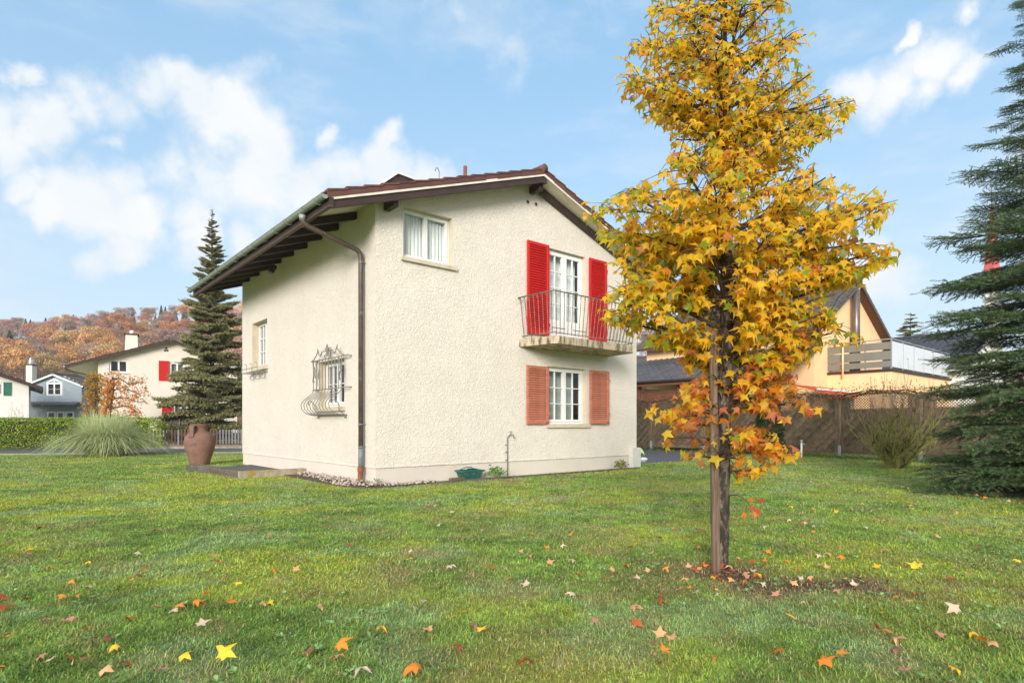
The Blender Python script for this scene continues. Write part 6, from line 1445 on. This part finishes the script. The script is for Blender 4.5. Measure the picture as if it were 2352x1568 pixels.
# ------------------------------------------------------------------ fallen leaves
FL = {0: "40,383,o;245,410,p;230,690,y;120,715,y;215,722,p;435,743,r;580,785,Y+;430,795,p;335,812,t+;372,825,y;725,828,p;495,905,o;10,880,t;900,918,o;600,952,w;175,1030,r;20,1015,r+;450,1020,o;550,1010,o;35,1105,R*;100,1095,t+;1615,935,Y;1400,1015,O;1240,1075,O;1320,1070,O;1205,1110,w;1100,1095,p;1570,1075,O;1780,1070,t;1860,1040,Y;870,1160,o;290,1187,p;595,1248,o;1350,1230,w+;2175,1090,t;30,1320,O*;715,1310,b;810,1383,y;300,1440,p;350,1475,w;450,1445,r;555,1495,b;850,1490,r;740,1525,t+;1220,1460,Y+;1505,1475,Y*;2300,1395,O*;2320,1440,t+;30,1500,o;2010,845,t;2105,535,y;1475,770,O;1465,745,p;770,585,r;265,527,r;1830,580,p;945,703,w;5,655,t;75,632,b;2140,1400,b;1075,1550,p;1045,560,r;620,490,o;660,720,b;480,1180,p",
      1: "745,424,w;655,520,w;820,498,O;1295,567,y;455,762,Y;735,820,w*;1215,710,t;1305,722,t;1500,668,w;1600,762,w;1680,722,O;1410,783,t;1445,700,p;1635,852,Y;1865,838,t;1830,880,t;2040,905,w;2110,720,t;2165,798,w;2285,555,r;2135,515,p;1910,587,w;2125,340,O;1475,293,b;2135,970,Y+;2160,1045,r;2325,970,t;1280,937,w;550,1068,w;890,1213,p;250,1240,y;790,1355,r;1300,1480,r;2190,1400,O;2145,1375,p;2205,1300,t+;2280,1315,t;2220,1160,w;1980,1095,p;1755,1180,p;530,1540,O*;100,1550,w*;60,655,r;2030,1190,r;1580,1018,w;1970,678,r;940,1280,y;835,1130,y;610,1265,t;1100,360,p;1700,430,p;1560,580,o;1360,880,b",
      2: "1300,410,w;1310,482,w;1400,465,y;1270,532,w;1325,555,w;1055,425,y;1240,370,y;1180,267,y;1420,200,t;1495,238,w;1550,255,y;1720,300,w;1905,330,O;2085,325,O+;2285,345,O+;2020,310,t;1950,328,O;1575,402,Y;1655,413,o;1555,370,t;740,378,y;740,480,w;850,500,t;820,530,w;905,568,O;825,592,r;630,470,O;130,550,r;120,430,y;425,432,O;1380,685,t*;1085,733,O;1015,722,t;1590,830,Y*;1630,800,w;1335,818,y;2295,775,Y;1920,815,p;1955,877,p;1910,643,t;1985,620,p;1755,603,t;1600,608,w;965,800,w;810,825,O;665,805,w;570,700,O;550,775,O;715,770,o;480,850,w;420,850,t;530,870,y;440,895,p;535,925,w;250,895,O;310,880,r;170,765,O;150,815,O;30,825,t;200,935,O;45,960,O;90,985,w;745,940,t;890,885,t;860,925,p;650,1015,p;1155,940,w;1070,975,p;1580,990,O;1890,1000,Y;1890,1130,w*;1480,1315,t*;1510,1400,p*;2090,1330,O*;2080,1365,t+;1740,1290,p;1985,1275,y;1395,1260,O;1350,1255,r;670,1385,O;930,1480,O*;1055,1418,o;350,1280,y;745,1157,y;185,1458,o;1835,1533,y;1485,1550,p;395,770,r;485,770,r;865,715,p;790,330,w;820,253,w;1065,175,y;515,185,w;905,208,t;695,155,w;945,65,O;1370,70,t;2220,350,t;2150,318,o;1890,310,o;2300,300,t;1810,292,o;350,845,r;280,850,O;230,880,r;340,905,t;270,830,r"}
CN = {'Y': 'bright yellow', 'y': 'golden yellow', 'O': 'vivid orange', 'o': 'dull orange', 'r': 'rust red', 'b': 'brown curled', 't': 'pale peach', 'w': 'cream white', 'p': 'dusty pink', 'R': 'deep red-orange'}
UNI = {(0, 580, 785): 'large bright yellow leaf lying alone on the left part of the lawn', (0, 35, 1105): 'large deep red-orange leaf at the left picture edge beside a pale peach leaf', (0, 100, 1095): 'large pale peach leaf overlapping a red-orange leaf at the left picture edge',
       (0, 30, 1320): 'very large vivid orange leaf at the lower left picture edge', (0, 1220, 1460): 'bright yellow leaf on the front lawn, left of a bigger orange-yellow one', (0, 1505, 1475): 'big glowing yellow leaf near the front of the lawn, left of the centre', (0, 2300, 1395): 'big orange leaf with long stalk at the front of the lawn below the basket',
       (0, 1615, 935): 'small round lemon yellow leaf on the lawn in front of the clay urn', (1, 735, 820): 'cream leaf standing up with two long points in the middle of the lawn', (1, 2135, 970): 'bright yellow star leaf on the lawn left of the tree stake', (1, 530, 1540): 'orange leaf tip cut by the bottom picture edge', (1, 100, 1550): 'pale rounded leaf cut by the bottom picture edge',
       (2, 1380, 685): 'large pale peach star leaf lying flat on the lawn right of the sweetgum', (2, 1590, 830): 'largest bright yellow star leaf on the right half of the lawn', (2, 1890, 1130): 'wide cream leaf with upright stalk on the right front lawn', (2, 1480, 1315): 'large pale peach leaf with tangled stalk on the right front lawn', (2, 1510, 1400): 'dusty pink leaf just below a pale peach leaf on the right front lawn',
       (2, 2090, 1330): 'big vivid orange leaf overlapping a pale one near the lower right corner', (2, 2080, 1365): 'pale leaf under a vivid orange leaf near the lower right corner', (2, 930, 1480): 'big vivid orange leaf at the front of the lawn right of the tree'}
rf2 = random.Random(71)
def fallen(px, py, c, s, lab, grp):
    p = G(px, py); 
    if p.y > 28: return
    X, Y = p.x, p.y; z = float(lawn_h(np.array([X]), np.array([Y]))[0])+.022+rf2.uniform(0, .012)
    sh = rf2.randrange(8); me = leaf_mesh(c, sh, M['fallen'], LEAF_FLAT, 'f'); e = (rf2.uniform(-.5, .5)+(.35 if s > 1.2 else 0), rf2.uniform(-.5, .5), rf2.uniform(0, 6.28))
    o = put('fallen_leaf', me, None, (X, Y, z+.012*s), e, s*rf2.uniform(.85, 1.1)); tag(o, lab, 'leaf', grp)
for i in range(34):
    a = rf2.uniform(0, 6.28); r = abs(rf2.gauss(0, .75))+.12; X, Y = 1.95+r*1.5*math.cos(a), 5.15+r*.75*math.sin(a); ck = rf2.choice('OorptwybO')
    fallen(CXP+FPX*X/Y, HYP+FPX*EYE/Y, ck, rf2.uniform(.55, .95), 'small %s leaf among those under the crown of the sweetgum' % CN[ck], 'leaves fallen under the sweetgum')
for i in range(75):
    px, py = rf2.uniform(30, 2340), 1085+330*rf2.random()**1.1
    if 780 < px < 1480 and py < 1130: continue
    if px < 1500 and rf2.random() < .45: continue
    ck = rf2.choice('ttwwpoOybr'); fallen(px, py, ck, rf2.uniform(.4, .75), 'small %s leaf scrap in the middle distance of the lawn' % CN[ck], 'small leaf scraps on the lawn')
for crop, txt in FL.items():
    for it in txt.split(';'):
        x, y, c = it.split(','); x, y = int(x), int(y); s = {'*': 1.22, '+': 1.08}.get(c[-1], .84); ck = c[0]
        lab = UNI.get((crop, x, y)); q = G(crop*784+x*.3359, 1041.3+y*.3359); zn = 'round the foot of the sweetgum' if (q-Vector((1.9, 5.2, 0))).length < 1.25 else 'near the fir boughs' if (q-Vector((fx, fy, 0))).length < 4.2 else 'in the open grass right of the sweetgum' if q.x > 2.6 else 'in the grass before the gable wall' if q.x > -1.2 and q.y > 4.6 else 'in the grass left of the house corner' if q.y > 4.6 else 'in the nearest grass at the lower left' if q.x < -1.2 else 'in the nearest grass at the lower middle'; fallen(crop*784+x*.3359, 1041.3+y*.3359, ck, s, lab or '%s star-shaped fallen leaf lying %s' % (CN[ck], zn), 'single fallen leaves on the lawn' if lab else 'fallen leaves on the lawn')

# ------------------------------------------------------------------ thin autumn haze
hzm = bpy.data.materials.new('autumn_haze'); hzm.use_nodes = True; NH = NT(hzm.node_tree); NH.n.clear()
pv = NH.node('ShaderNodeVolumePrincipled'); pv.inputs['Color'].default_value = (.93, .95, .98, 1); pv.inputs['Density'].default_value = .0004; pv.inputs['Anisotropy'].default_value = 0
ho = NH.node('ShaderNodeOutputMaterial'); NH.link(pv.outputs[0], ho.inputs['Volume'])
tag(MB().box(-640, -320, -2, 640, 740, 92).build('haze', hzm), kind='stuff')
